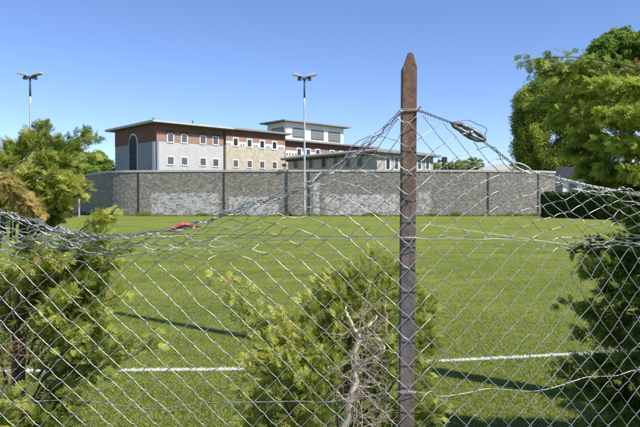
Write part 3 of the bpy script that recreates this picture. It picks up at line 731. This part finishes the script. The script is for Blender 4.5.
for (px, py, dd, tn, n) in up:
    tip = P(px, py, dd); base = P(12+(px-12)*.25, min(py+55, 240), 2.9)
    c.plume(base, tip, int(n*1.5), .065, .066, .12, tn+.05, .25, .006, gravity=.15)
lo = [(112,212,2.8,.85,18),(122,207,2.8,.85,12),(105,232,2.7,.5,46),(128,246,2.7,.4,30),(118,258,2.6,.5,44),(95,250,2.6,.3,50),(75,240,2.6,.4,50),(60,255,2.5,.8,50),(40,250,2.5,.6,40),(20,262,2.4,.8,44),(85,275,2.5,.35,50),
      (108,280,2.6,.35,46),(125,290,2.7,.75,30),(100,305,2.5,.45,50),(70,290,2.4,.75,50),(55,310,2.4,.75,44),(82,325,2.4,.7,44),(110,325,2.55,.6,44),(128,345,2.6,.4,36),(118,360,2.5,.5,30),(95,350,2.5,.35,44),(70,345,2.4,.4,30),(10,300,2.6,.4,20),
      (60,385,2.5,.3,40),(40,410,2.4,.35,50),(75,400,2.5,.3,30),(15,395,2.3,.6,30),(5,420,2.3,.6,40),(60,425,2.4,.3,40),(-15,260,2.4,.6,50),(-15,330,2.5,.4,30),(-20,400,2.5,.4,40),(30,440,2.4,.4,40),(90,300,2.8,.2,50),(60,270,2.8,.2,50),(40,290,2.9,.2,40),(30,240,2.6,.5,50)]
for (px, py, dd, tn, n) in lo:
    tip = P(px, py, dd); base = P(15+(px-15)*.3, py+55, 2.8); base[2] = max(base[2], .1)
    c.plume(base, tip, int(n*2.3), .095, .07, .12, tn, .15, .006)
for (px, py) in ((160,325),(150,345),(165,340)): c.plume(P(110,370,2.6), P(px, py, 2.65), 9, .03, .07, .1, .7, .4, .003)
finish(c)
g = Geo(); c3 = Conifer(lb, 0)
for (px, py, n) in ((48,222,60),(36,210,60),(22,200,56),(10,186,50),(28,216,50)):
    c3.plume(P(-8, 168, 2.55), P(px, py, 2.5), int(n*.75), .04, .06, .10, .6, .3, .005, .2, .4, geo=g)
g.build('golden_foliage', MAT['thuja_gold'], lb)
if c3.w.v: c3.w.build('branch', MAT['deadwood'], lb, True)
g = Geo()
for _ in range(150):
    p = P(rng.uniform(-15, 60), rng.uniform(265, 415), rng.uniform(2.4, 3.0)); c3.twigs(p, (rng.normal(0,.6), -.1, rng.normal(.2,.5)), 1, .16, .0022, g, 2, .03, .7)
g.build('dry_twigs', MAT['twig_dark'], lb)

# --- right cedar: overhanging crown and dark skirt
KC = .75
rt = empty('conifer_tree', (3.05*KC, 4.7*KC, 0), 'large arching conifer overhanging the right edge with drooping yellow green sprays', 'tree')
c = Conifer(rt, .012); B0 = np.array([3.05*KC, 4.7*KC, 0])
trunk = resample([B0, B0+[.05,.05,1.2], B0+[0,.1,2.4], B0+[.1,.2,3.6]], 16)
g = Geo(); g.tube(local(rt, trunk), np.linspace(.13, .03, 16), 6); g.build('trunk', MAT['bark'], rt, True)
def tz(z): return np.array([np.interp(z, trunk[:,2], trunk[:,k]) for k in range(3)])
nb = 0
for (px, py, dd, n, tn) in [(518,60,4.9,20,.4),(530,66,5.0,40,.45),(522,72,5.0,16,.4),(540,70,5.0,50,.4),(548,80,5.2,50,.5),(565,92,5.0,60,.55),(556,112,5.0,60,.5),(545,122,5.2,36,.5),(580,85,4.8,70,.6),(600,82,4.6,80,.6),(622,85,4.5,80,.6),(640,80,4.5,80,.6),
                            (575,110,4.7,80,.55),(596,112,4.5,80,.65),(618,110,4.3,80,.65),(640,112,4.2,80,.65),(570,135,4.8,80,.45),(590,142,4.5,80,.55),(612,140,4.3,80,.6),(636,140,4.2,80,.6),(560,150,5.0,50,.35),(575,162,4.8,70,.35),
                            (598,168,4.5,80,.45),(622,170,4.2,80,.5),(645,170,4.2,80,.5),(590,182,4.9,60,.3),(615,190,4.5,60,.35),(640,192,4.3,60,.35),(660,130,4.4,80,.5),(670,160,4.4,80,.5),(660,95,4.6,80,.5),(510,101,5.2,14,.4),(522,100,5.3,24,.4),
                            (600,186,4.7,50,.3),(625,204,4.4,60,.25),(645,215,4.3,70,.25),(610,200,4.6,40,.2),(632,222,4.3,60,.2),(590,176,4.9,50,.35),(575,172,5.0,40,.4),(690,110,4.6,90,.5),(700,150,4.6,90,.5),(660,190,4.4,60,.3)]:
    tip = P(px, py, dd*KC); zz = max(.6, tip[2]-.25)
    b = tz(zz); b = b+(tip-b)*.05
    c.plume(b, tip, int(n*2.9), .13, .075, .16, tn+.08, .25, .006, .15, .35)
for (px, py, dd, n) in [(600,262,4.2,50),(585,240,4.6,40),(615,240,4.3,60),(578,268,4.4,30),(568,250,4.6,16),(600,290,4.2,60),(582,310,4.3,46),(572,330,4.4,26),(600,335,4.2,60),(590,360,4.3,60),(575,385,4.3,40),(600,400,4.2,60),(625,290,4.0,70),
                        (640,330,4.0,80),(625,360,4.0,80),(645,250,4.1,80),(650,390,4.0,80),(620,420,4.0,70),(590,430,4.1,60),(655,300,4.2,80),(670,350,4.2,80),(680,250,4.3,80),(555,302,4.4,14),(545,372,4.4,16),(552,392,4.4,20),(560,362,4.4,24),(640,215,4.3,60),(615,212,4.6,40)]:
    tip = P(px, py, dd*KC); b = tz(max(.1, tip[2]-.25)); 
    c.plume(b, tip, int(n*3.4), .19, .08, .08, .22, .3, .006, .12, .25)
finish(c, 'foliage', 'cedar')
g = Geo(); c4 = Conifer(rt, 0); c4.plume(P(568,93,3.75), P(567,110,3.7), 7, .02, .08, 0, 1.0, .1, .004, 0, .8, geo=g); c4.plume(P(568,95,3.75), P(574,92,3.7), 3, .01, .07, 0, 1.0, .1, .004, 0, .2, geo=g)
g.build('dead_sprig', MAT['cedar'], rt)

# --- generic broadleaf crowns made of leaf clumps
def broadleaf(name, cpos, radii, nclump, per, leaf, mat, label, cat='tree', group=None, trunk_r=.2, squash=.6, shell=.55, clr=.22, droop=0, seed=1, lobes=None):
    r = np.random.default_rng(seed); cpos = np.asarray(cpos, float); radii = np.asarray(radii, float)
    root = empty(name, (cpos[0], cpos[1], 0), label, cat, group)
    if lobes is None:
        u = norm(r.normal(0, 1, (nclump, 3))); k = r.uniform(shell, 1, nclump)**.6
        lump = 1+.16*np.sin(u[:,0]*5+seed)+.14*np.sin(u[:,2]*7+seed*2)+.1*np.sin(u[:,1]*6)
        cc = cpos+u*(k*lump)[:, None]*radii
    else:
        cc = []
        for (lp, lr) in lobes:
            m_ = int(nclump/len(lobes)); u = norm(r.normal(0, 1, (m_, 3))); cc.append(np.asarray(lp)+u*(r.uniform(shell, 1, m_)**.6)[:, None]*np.asarray(lr))
        cc = np.concatenate(cc); nclump = len(cc)
    crd = clr*radii.min()*r.uniform(.6, 1.3, nclump)
    pos = np.repeat(cc, per, 0)+norm(r.normal(0, 1, (nclump*per, 3)))*(np.repeat(crd, per)*r.uniform(0, 1, nclump*per)**.5)[:, None]*np.array([1, 1, squash+droop])
    ct = np.clip(.42+r.normal(0, .26, nclump), 0, .86)
    n = len(pos); ok = pos[:, 2] > .15; pos = pos[ok]; tint = np.clip(np.repeat(ct, per)[ok]+r.normal(0, .1, len(pos)), 0, .86); n = len(pos)
    a_ = norm(r.normal(0, 1, (n, 3))+np.array([0, 0, -droop])); b_ = norm(np.cross(a_, r.normal(0, 1, (n, 3))))
    s_ = leaf*r.uniform(.6, 1.3, (n, 1)); pos = pos-np.array(root.location)
    V = np.stack([pos-a_*s_, pos+b_*s_*.55, pos+a_*s_, pos-b_*s_*.55], 1)
    g = Geo(); g.add(V.reshape(-1, 3), np.arange(n*4).reshape(-1, 4), tint); g.build('crown', MAT[mat], root)
    g = Geo(); top = cpos[2]+radii[2]*.3
    tr = np.array([[0,0,0],[.02*top,0,top*.4],[0,.02*top,top]]); g.tube(resample(tr, 8), np.linspace(trunk_r, trunk_r*.3, 8), 6)
    for i in range(9):
        tgt = cc[r.integers(0, nclump)]-np.array(root.location); z0 = top*r.uniform(.4, .8)
        g.tube(resample([(0,0,z0), (tgt[0]*.4, tgt[1]*.4, z0*.5+tgt[2]*.5+.1), tgt], 7), np.linspace(trunk_r*.35, trunk_r*.08, 7), 5, cap=False)
    g.build('trunk', MAT['bark'], root, True)
    return root
# dark tall tree behind the conifer
def L_(px, py, D_, r): return (tuple(P(px, py, D_)), r)
broadleaf('lime_tree', (P(575,204,94)[0], 94, 11.0), (6.5, 6, 8), 1150, 130, .15, 'leaf_dark', 'tall olive green tree with a straight left edge behind the conifer', trunk_r=.45, shell=.45, clr=.16, droop=.7, seed=3,
          lobes=[L_(536,104,94,(3.2,4,3.0)), L_(531,128,94,(2.7,4,3.6)), L_(530,150,94,(2.3,4,2.8)), L_(560,100,94,(4.6,5,4.4)), L_(560,140,94,(5,5,5.2)), L_(580,120,97,(5,4,6)), L_(578,160,96,(5,4,3.6)), L_(548,166,93,(2.5,3,1.6))])
broadleaf('maple_tree', (P(625,204,104)[0], 104, 18), (7, 6, 9), 1300, 70, .20, 'leaf_light', 'bright green leafy tree top rising above the conifer at upper right', trunk_r=.5, shell=.35, clr=.14, seed=5,
          lobes=[L_(592,66,104,(3.0,3,1.9)), L_(604,52,104,(2.8,3,2.2)), L_(618,42,104,(3.0,3,1.9)), L_(632,50,104,(3.6,4,3.0)), L_(610,72,104,(4.5,4,3.0)), L_(645,60,104,(4,4,4)), L_(628,84,105,(7,4,5)), L_(600,98,105,(4,4,5)), L_(655,100,106,(7,4,9))])
# distant trees over the wall
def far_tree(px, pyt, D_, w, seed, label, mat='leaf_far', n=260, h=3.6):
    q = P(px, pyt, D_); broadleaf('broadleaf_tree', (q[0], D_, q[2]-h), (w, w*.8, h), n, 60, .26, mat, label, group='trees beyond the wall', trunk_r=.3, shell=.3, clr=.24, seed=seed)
far_tree(452, 160.5, 125, 3.8, 11, 'wide light green tree over the wall just right of the rusty post')
far_tree(436, 162, 128, 3.4, 12, 'pale treetop over the wall right behind the rusty post')
far_tree(474, 160, 120, 3.0, 13, 'rounded pale green tree over the wall left of the white marquee')
far_tree(513, 167.5, 130, 2.6, 14, 'low treetop over the wall between marquee and tall dark tree')
far_tree(99, 152.5, 128, 4.6, 15, 'bright green tree over the curved wall left of the grey cell block', 'leaf_light')
far_tree(82, 158, 124, 4.4, 16, 'green treetop behind the left thuja, outermost over the curved wall', 'leaf_light')
far_tree(62, 152, 126, 5.2, 17, 'green tree hidden mostly by the left thuja foliage', 'leaf_light')

# hedges
def hedge(px0, px1, D0, D1, top_py, label, seed, thick=1.4, density=1.0):
    a_, b_ = P(px0, 204, D0)[:2], P(px1, 204, D1)[:2]; h_ = EYE+(HOR-top_py)/F*D0
    root = empty('hedge', (a_[0], a_[1], 0), label, 'hedge', 'clipped hedges by the wall'); r = np.random.default_rng(seed)
    d = b_-a_; ln = np.linalg.norm(d); d /= ln; nn = np.array([d[1], -d[0]])
    n = int(9000*ln*density/3); u = r.uniform(0, ln, n); z = r.uniform(0, h_, n); o = r.uniform(0, thick, n)
    f = r.random(n); o = np.where(f < .55, r.normal(0, .06, n), o); z = np.where((f > .55) & (f < .85), h_+.12*np.sin(u*2.3)*np.sin(u*.9+1)+np.abs(r.normal(0, .13, n))-.08, z); u = np.where(f > .93, r.choice([0, ln], n)+r.normal(0, .05, n), u)
    o = o+.12*np.sin(u*3+z*2)*.5; pos = np.stack([u*d[0]-o*nn[0], u*d[1]-o*nn[1], np.maximum(z, .05)], -1)
    A = norm(r.normal(0, 1, (n, 3))); B = norm(np.cross(A, r.normal(0, 1, (n, 3)))); s_ = .10*r.uniform(.6, 1.4, (n, 1))
    V = np.stack([pos-A*s_, pos+B*s_*.6, pos+A*s_, pos-B*s_*.6], 1)
    g = Geo(); g.add(V.reshape(-1, 3), np.arange(n*4).reshape(-1, 4), np.clip(.4+r.normal(0, .17, n)+.1*np.sin(u*2), 0, .86)); g.build('foliage', MAT['hedge'], root)
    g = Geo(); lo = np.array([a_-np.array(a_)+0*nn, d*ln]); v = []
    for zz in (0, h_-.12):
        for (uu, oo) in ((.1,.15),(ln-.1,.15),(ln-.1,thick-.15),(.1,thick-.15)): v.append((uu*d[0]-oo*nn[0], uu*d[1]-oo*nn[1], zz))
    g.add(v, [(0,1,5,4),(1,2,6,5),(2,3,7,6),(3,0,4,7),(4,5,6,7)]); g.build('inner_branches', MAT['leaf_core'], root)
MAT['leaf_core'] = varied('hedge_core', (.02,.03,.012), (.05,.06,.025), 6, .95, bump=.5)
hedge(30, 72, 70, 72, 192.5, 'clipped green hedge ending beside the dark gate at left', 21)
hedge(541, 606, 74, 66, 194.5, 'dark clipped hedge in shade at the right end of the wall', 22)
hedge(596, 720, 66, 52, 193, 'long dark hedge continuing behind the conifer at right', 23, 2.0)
# gate by the left hedge
q = P(72.3, 204, 76); t = empty('gate', (q[0], 76, 0), 'dark narrow board gate with pale post beside the left hedge', 'gate')
g = Geo()
for i in range(6): g.box((.02+i*.12,0,.08),(.13+i*.12,.05,2.35+.04*(i%2)))
g.build('door_leaf', MAT['gate'], t)
g = Geo(); g.box((.76,-.05,0),(.9,.1,2.45)); g.build('post', MAT['concrete'], t)
g = Geo(); g.box((0,-.04,.4),(.74,-.002,.52)); g.box((0,-.04,1.9),(.74,-.002,2.02)); g.build('crossrail', MAT['dark'], t)
# a few tall trees behind the camera to the right: their shade falls on the conifer's skirt
SHADE = True
q = None
if SHADE:
    broadleaf('shade_tree', (4.75, 1.45, 4.1), (1.0, .95, .95), 200, 60, .09, 'leaf_light', 'leafy tree just outside the right edge shading the lower conifer', trunk_r=.12, shell=.2, clr=.3, seed=31)
    pb = np.array([4.35, 3.43])
    t = empty('lamp_pole', (pb[0], pb[1], 0), 'tall tapered pole outside the right edge whose shadow crosses the lawn', 'pole')
    g = Geo(); g.tube([(0,0,0),(0,0,4),(0,0,11.0)], [.17,.13,.085]); g.build('pole', MAT['mast'], t)
    g = Geo(); g.tube([(0,0,11.0),(0,0,11.04),(0,0,11.1)], [.1,.1,.03]); g.build('cap', MAT['mast'], t)

# ------------------------------------------------------------------ the fence
fence = empty('chain_link_fence', (P(409,204,1.77)[0], 1.77, 0), 'sagging crumpled chain link fence on a rusty pointed steel post across the foreground', 'fence')
def FD(px): return float(np.interp(px, [-120, 409, 640, 780], [1.80, 1.75, 2.02, 2.25]))
colx = [-140,-60,0,50,100,150,200,250,300,350,380,409,450,500,530,570,600,640,720,800]
vlev = [-14.4,0,4,7,9,11,13]
tab = {
 -140:(427,335,258,240,222,200), -60:(427,335,258,242,224,202), 0:(427,335,262,246,228,208), 50:(427,335,265,248,238,223), 100:(427,335,262,250,243,235.5), 150:(427,333,261,249,242,234), 200:(427,332,261,246,235,222),
 250:(427,330,260,238,221,204), 300:(427,331,260,229,205,187), 350:(427,332,260,216,183,154), 380:(427,332,260,212,171,130), 409:(427,330,257,208,160,110.5), 450:(427,330,257,210,166,124),
 500:(427,331,257,214,182,152), 530:(427,333,255,222,194,170), 570:(427,333,249,236,212,181), 600:(427,334,247,239,215,188), 640:(427,334,245,239,218,196), 720:(427,334,245,239,222,206), 800:(427,334,245,240,225,212)}
TB = np.array([tab[c_] for c_ in colx], float)
def FY(px, v):
    col = [np.interp(px, colx, TB[:, k]) for k in range(6)]
    D_ = FD(px); gy = HOR+(EYE-.03)*F/D_
    return float(np.interp(v, vlev, [gy]+col))
# column positions in px
cx = [409-12*(k) for k in range(0, 46)][::-1]; x = 409.0
while x < 780:
    step = 12*1.75/FD(x)*(1-.10*min(1, (x-409)/160)); x += step; cx.append(x)
cx = np.array(cx); NC = len(cx); NR = 55
fr = np.random.default_rng(42)
# smooth noise fields
def field(seed, sc): 
    r_ = np.random.default_rng(seed); ph = r_.uniform(0, 6.28, (6, 2)); k = r_.uniform(.4, 1.6, (6, 2))*sc
    return lambda a, b: sum(math.sin(a*k[i,0]+ph[i,0]+math.sin(b*k[i,1]+ph[i,1])*1.3) for i in range(6))/6
f1, f2, f3 = field(1, .22), field(2, .22), field(3, .3)
NODE = {}
for a in range(NC):
    for j in range(NR):
        if (a+j) % 2: continue
        v = 13-j/2; px = cx[a]; D_ = FD(px)
        py = FY(px, v); gap = abs(FY(px, v-.5)-FY(px, v+.5) if j else FY(px, v-.5)-py)+.01
        crush = max(0.0, min(1.0, (17-gap)/12)); nearpost = min(1, abs(px-409)/30)
        jx = fr.normal(0, .5+3.4*crush*nearpost)+3.0*f1(a, j)*(.4+crush); jy = fr.normal(0, .45+2.0*crush*nearpost)+2.4*f2(a, j)*(.4+crush*.8)
        if j == 0: jy *= .35
        dep = .010*f3(a, j)+crush*nearpost*fr.normal(0, .022)-.004
        if abs(px-409) < 20: dep = -.012+fr.normal(0, .002); jx *= .5
        NODE[(a, j)] = P(px+jx, py+jy, D_+dep)
r_w = .00116; g = Geo()
for i in range(NC-1):
    pts = []
    for j in range(NR):
        right = ((i+j) % 2 == 1); a = i+1 if right else i
        n0 = NODE[(a, j)]; s = 1 if right else -1
        # bend hooks round the neighbour strand
        pts.append(n0+np.array([s*r_w*1.2, 0, 0]))
        if j < NR-1:
            a2 = i if right else i+1; n1 = NODE[(a2, j+1)]; dd = n1-n0
            front = 1 if not right else -1      # the strokes running down to the right lie in front
            off = np.array([0, -front*r_w*1.25, 0]); L_ = np.linalg.norm(dd)
            bow = np.array([0, 0, 1.0])*fr.normal(.0, .0012)+np.array([1.0, 0, 0])*fr.normal(0, .0008)
            e = min(.2, .006/max(L_, .01))
            pts.append(n0+dd*e+off+np.array([s*r_w*.3, 0, 0])); pts.append(n0+dd*.33+off*.8+bow+[0,0,.0016*s]); pts.append(n0+dd*.67+off*.8+bow-[0,0,.0016*s*-1]); pts.append(n0+dd*(1-e)+off-np.array([s*r_w*.3, 0, 0]))
    g.tube(local(fence, pts), r_w, 6)
g.build('wire_mesh', MAT['wire'], fence, True)
# twisted selvedge strand + tension wires
def strand(pxs, r0, name, mat, dd=0.0, amp=0.0, n=None, turns=0, ph=0.0, smooth=True):
    pts = np.array([P(p[0], p[1], FD(p[0])+dd+(p[2] if len(p) > 2 else 0)) for p in pxs])
    n = n or 60; pp = resample(pts, n, smooth)
    if amp:
        s = np.arange(n); tg = norm(np.gradient(pp, axis=0)); a1 = norm(np.cross(tg, [0, 1, 0])); a2 = np.cross(tg, a1)
        th = ph+turns*2*PI*s/n; pp = pp+a1*(amp*np.cos(th))[:, None]+a2*(amp*np.sin(th))[:, None]+fr.normal(0, amp*.12, pp.shape)
    g = Geo(); g.tube(local(fence, pp), r0, 6); return g.build(name, mat, fence, True)
topL = [(402,110.5),(394,120),(383,132),(366,146),(350,157),(330,172),(304,187),(280,197),(252,205),(228,214),(205,221),(180,228),(150,233),(120,236),(95,235),(70,231.5),(45,225),(20,217),(0,212),(-40,204),(-120,198)]
for k in range(3): strand(topL, .0014, 'tension_wire', MAT['wire'] if k else MAT['cable'], -.002, .003+.0022*k, 420, 13+4*k, k*2.1)
strand([(402,110.5),(388,124),(372,134),(352,148),(338,163),(322,176),(300,183),(272,196),(256,201),(240,207),(222,210),(206,219),(186,224)], .0013, 'tension_wire', MAT['wire'], -.004, .004, 240, 6, 1)
strand([(402,112),(386,130),(368,140),(356,153),(343,160),(325,174),(300,191),(262,203),(240,203),(228,212)], .0012, 'tension_wire', MAT['wire'], .004, .003, 200, 5, 2)
topR = [(417,110),(430,115),(447,121.5),(455,124)]
for k in range(2): strand(topR, .0014, 'tension_wire', MAT['cable'], -.002, .0026, 80, 7, k*3.14)
midR = [(483,141),(492,148),(504,157),(514,165)]
for k in range(3): strand(midR, .0013, 'tension_wire', MAT['wire'], -.002, .0035, 70, 5, k*2.1)
endR = [(531,172),(545,175.5),(560,179),(582,184.5),(602,188.5),(622,192),(645,196.5),(690,203),(780,212)]
for k in range(3): strand(endR, .0013, 'tension_wire', MAT['wire'], -.002, .0035, 150, 15, k*2.1)
strand([(-120,243),(0,238),(60,236.5),(100,235),(150,234.5),(215,234.5),(300,236),(409,237),(500,237),(560,238),(640,238),(780,240)], .0009, 'tension_wire', MAT['cable'], .012, .0006, 300, 80)
strand([(-120,244),(0,246),(40,247),(80,241),(130,240),(170,245),(215,243),(260,240),(330,238.5),(409,238),(470,239),(520,240),(560,243),(600,241),(640,243),(780,246)], .0009, 'tension_wire', MAT['wire'], -.006, .002, 300, 20)
strand([(-120,400),(0,404),(27,402.5),(74,401),(119,406),(156,410),(200,404),(250,403),(300,402),(324,403),(360,398),(395,393),(409,392),(426,394),(444,397),(471,393),(489,389.5),(515,391),(533,392),(550,389.5),(568,384),(589,377.5),(605,377),(619,376),(640,370),(700,362),(780,360)], .0013, 'tension_wire', MAT['wire'], .004, 0, 260)
for pts_ in ([(-20,210),(10,216),(40,226),(62,231),(90,235.5)], [(-20,228),(12,232),(40,231),(66,239),(98,241)], [(-20,240),(10,242),(35,238),(58,232),(84,236)], [(-20,222),(8,228),(30,238),(52,246),(80,247)], [(-10,250),(20,247),(44,242),(70,243),(100,238)]):
    strand(pts_, .0017, 'tension_wire', MAT['wire'], -.02, .004, 90, 6, fr.uniform(0, 6))
for pts_ in ([(560,184),(585,192),(610,196),(640,204),(700,210)], [(552,181),(575,190),(600,192),(625,190),(645,199)], [(590,186),(606,192),(624,188),(640,194)]):
    strand(pts_, .0015, 'tension_wire', MAT['wire'], -.01, .003, 90, 6, fr.uniform(0, 6))
# tensioner: cast body with open middle and ratchet drum
def tensioner(p0, p1, w, name, mat, hollow=True):
    a_ = P(*p0); b_ = P(*p1); d = b_-a_; ln = np.linalg.norm(d); d = d/ln; up = norm(np.cross(d, [0, 1, 0])); up = up if up[2] > 0 else -up; fw = np.cross(d, up)
    def L2(s, h_, o=0): return a_+d*s*ln+up*h_*w+fw*o
    g = Geo(); n = 26; ring = []
    for k in range(n+1):
        th = 2*PI*k/n; s = .5-.5*math.cos(th); hh = math.sin(th)*(.5+.25*math.sin(th)*(1 if th > PI else .2)); ring.append(L2(s, hh))
    g.tube(local(fence, ring), np.full(n+1, w*(.33 if mat is MAT['iron'] else .11)), 6)
    if mat is MAT['iron']:
        g.tube(local(fence, [L2(-.12, 0), L2(-.02, 0), L2(.1, .0)]), [w*.12, w*.2, w*.26]); g.tube(local(fence, [L2(.1, .0), L2(.2, -.25), L2(.36, -.5), L2(.6, -.62), L2(.85, -.5), L2(.97, -.2)]), [w*.22, w*.24, w*.3, w*.3, w*.26, w*.2])
        g.tube(local(fence, [L2(.3, .5), L2(.6, .48), L2(.95, .3), L2(1.05, 0)]), [w*.1, w*.12, w*.14, w*.16])
    o = g.build(name, mat, fence, True)
    if mat is MAT['iron']:
        g = Geo(); g.tube(local(fence, [L2(.55, .0, -.016), L2(.55, 0, 0), L2(.55, 0, .016)]), [w*.27]*3, 6); g.build('ratchet_drum', MAT['wire'], o, True)
        g = Geo()
        for k in range(4): g.tube(local(fence, [L2(.3+.06*k, .2-.3*(k%2), -.004), L2(.62, .15-.1*k, -.012), L2(.95, .05-.05*k, -.003)]), .0016, 6)
        g.build('wound_wire', MAT['wire'], o, True)
dpt = FD(468)-.006
tensioner((453,124.5,dpt), (484,140,dpt), .020, 'wire_tensioner', MAT['iron'])
dpt = FD(522)-.004
tensioner((513,164,dpt), (532,173,dpt), .020, 'wire_loop', MAT['wire'])
tensioner((236,211,1.74), (256,202,1.74), .017, 'wire_loop', MAT['wire'])
strand([(455,122),(468,120.5),(476,124),(486,128.5),(485,134),(483,141)], .0012, 'tension_wire', MAT['cable'], -.012, 0, 40)
# the post: steel angle with a pointed top
def post_part(name, x0, x1, y0, y1, pointed):
    pt = 53.0; D_ = 1.772; ztop = P(409,53,D_)[2]; zsh = P(409,68,D_)[2]; g = Geo(); xt = P(409.8,204,D_)[0]; xb = P(405.5,204,D_)[0]
    def lean(z): return xb+(xt-xb)*(z/ztop)
    lv = [0, .5, 1.0, 1.5, zsh] if pointed else [0, .5, 1.0, 1.5, zsh+.002]
    rings = [(x0, x1, z) for z in lv]
    if pointed: rings += [(x0*.40+.001, x1*.40+.001, ztop-.004), (x0*.2, x1*.2, ztop)]
    v = []
    for (a_, b_, z) in rings:
        for (xx, yy) in ((a_, y0), (b_, y0), (b_, y1), (a_, y1)): v.append((lean(z)+xx, D_+yy, z))
    q = [(0,3,2,1)]
    for i in range(len(rings)-1):
        k = i*4; q += [(k+s, k+(s+1)%4, k+4+(s+1)%4, k+4+s) for s in range(4)]
    k = (len(rings)-1)*4; q.append((k, k+1, k+2, k+3))
    g.add(local(fence, v), q); o = g.build(name, MAT['post'], fence)
    bm_ = o.modifiers.new('bevel', 'BEVEL'); bm_.width = .0014; bm_.segments = 2
    return o
po = post_part('post', -.0205, .0205, 0, .005, True)
fl = post_part('post_flange', -.0205, -.0155, .0052, .042, False); fl.parent = po; fl.location = (0, 0, 0)
# tie wires
for (py, dy) in ((109.5, 0), (111.5, 1.5), (238, 0), (393, 0)):
    D_ = 1.772; c_ = P(409.4-(py-110)*.005, py, D_); hw, dp = .0235, .046
    ring = [c_+[-hw, -.004, 0], c_+[0, -.0045, .001*dy], c_+[hw, -.004, .002*dy], c_+[hw+.001, .008, 0], c_+[hw-.01, .03, 0], c_+[-hw, dp, 0], c_+[-hw-.002, .02, 0], c_+[-hw, -.004, 0]]
    g = Geo(); g.tube(local(fence, resample(ring, 40, False)), .0013, 6); g.build('tie_wire', MAT['wire'], fence, True)
for p0, d_ in (((402,110),(-3,4)), ((417,110),(4,3)), ((418,109),(3,-2))):
    g = Geo(); a_ = P(p0[0], p0[1], 1.766); b_ = P(p0[0]+d_[0], p0[1]+d_[1], 1.76)
    n = 20; s = np.linspace(0, 1, n)[:, None]; pp = a_+(b_-a_)*s+np.stack([np.cos(s[:,0]*18)*.002, np.sin(s[:,0]*18)*.002, np.zeros(n)], -1); g.tube(local(fence, pp), .0012, 6); g.build('tie_wire', MAT['wire'], fence, True)

# red ribbon scrap caught on the top wire
rb = []
g = Geo(); cen = [(170,229.5),(176,227.5),(181,225),(186,224.5),(191,225.5),(196,226.5),(201,226.8)]; wd_ = [1.0,2.4,3.2,3.4,2.4,1.4,.7]
v = []
for (p_, w_), k in zip(zip(cen, wd_), range(7)):
    for s in (-1, 0, 1): v.append(P(p_[0]+s*.6, p_[1]+s*w_*.8, 1.775-.012*(1-abs(s))+.004*(k % 2)))
q = []
for k in range(6):
    for s in range(2): q.append((k*3+s, k*3+s+1, k*3+s+4, k*3+s+3))
g.add(v, q); rbo = g.build('red_ribbon', MAT['red']); tag(rbo, 'small red plastic scrap caught on the sagging top wire at left', 'plastic scrap')
so = rbo.modifiers.new('thick', 'SOLIDIFY'); so.thickness = .0015

# ------------------------------------------------------------------ light, sky, camera
EL = math.radians(50); AZ = math.atan2(.79, -.61)      # azimuth from +Y toward +X
sd = Vector((math.sin(AZ)*math.cos(EL), math.cos(AZ)*math.cos(EL), math.sin(EL)))
sun = bpy.data.lights.new('sun', 'SUN'); sun.energy = 4.4; sun.angle = math.radians(.53); sun.color = (1.0, .955, .88)
so_ = bpy.data.objects.new('sun', sun); C.objects.link(so_); so_.rotation_euler = sd.to_track_quat('Z', 'Y').to_euler(); so_.location = (20, -20, 30)
w = bpy.data.worlds.new('World'); scene.world = w; w.use_nodes = True; nt = w.node_tree
sky = nt.nodes.new('ShaderNodeTexSky'); sky.sky_type = 'NISHITA'; sky.sun_disc = False; sky.sun_elevation = EL; sky.sun_rotation = AZ
sky.altitude = 900; sky.air_density = .9; sky.dust_density = .25; sky.ozone_density = 4.0
bg = nt.nodes['Background']; bg.inputs['Strength'].default_value = .132; tn_ = nt.nodes.new('ShaderNodeMix'); tn_.data_type = 'RGBA'; tn_.blend_type = 'MULTIPLY'; tn_.inputs[0].default_value = 1; tn_.inputs[7].default_value = (.88, .885, 1.03, 1)
nt.links.new(sky.outputs[0], tn_.inputs[6]); nt.links.new(tn_.outputs[2], bg.inputs[0])
cam = bpy.data.cameras.new('camera'); cam.sensor_width = 36; cam.lens = 35*F/622.2; cam.clip_start = .05; cam.clip_end = 2000
co = bpy.data.objects.new('camera', cam); C.objects.link(co); co.location = (0, 0, EYE); co.rotation_euler = (PI/2-math.atan(9.5/F), 0, 0)
cam.dof.use_dof = True; cam.dof.focus_distance = 2.1; cam.dof.aperture_fstop = 18
scene.camera = co
scene.view_settings.view_transform = 'Standard'; scene.view_settings.look = 'None'; scene.view_settings.gamma = 1; scene.view_settings.use_curve_mapping = False
scene.view_settings.exposure = .5
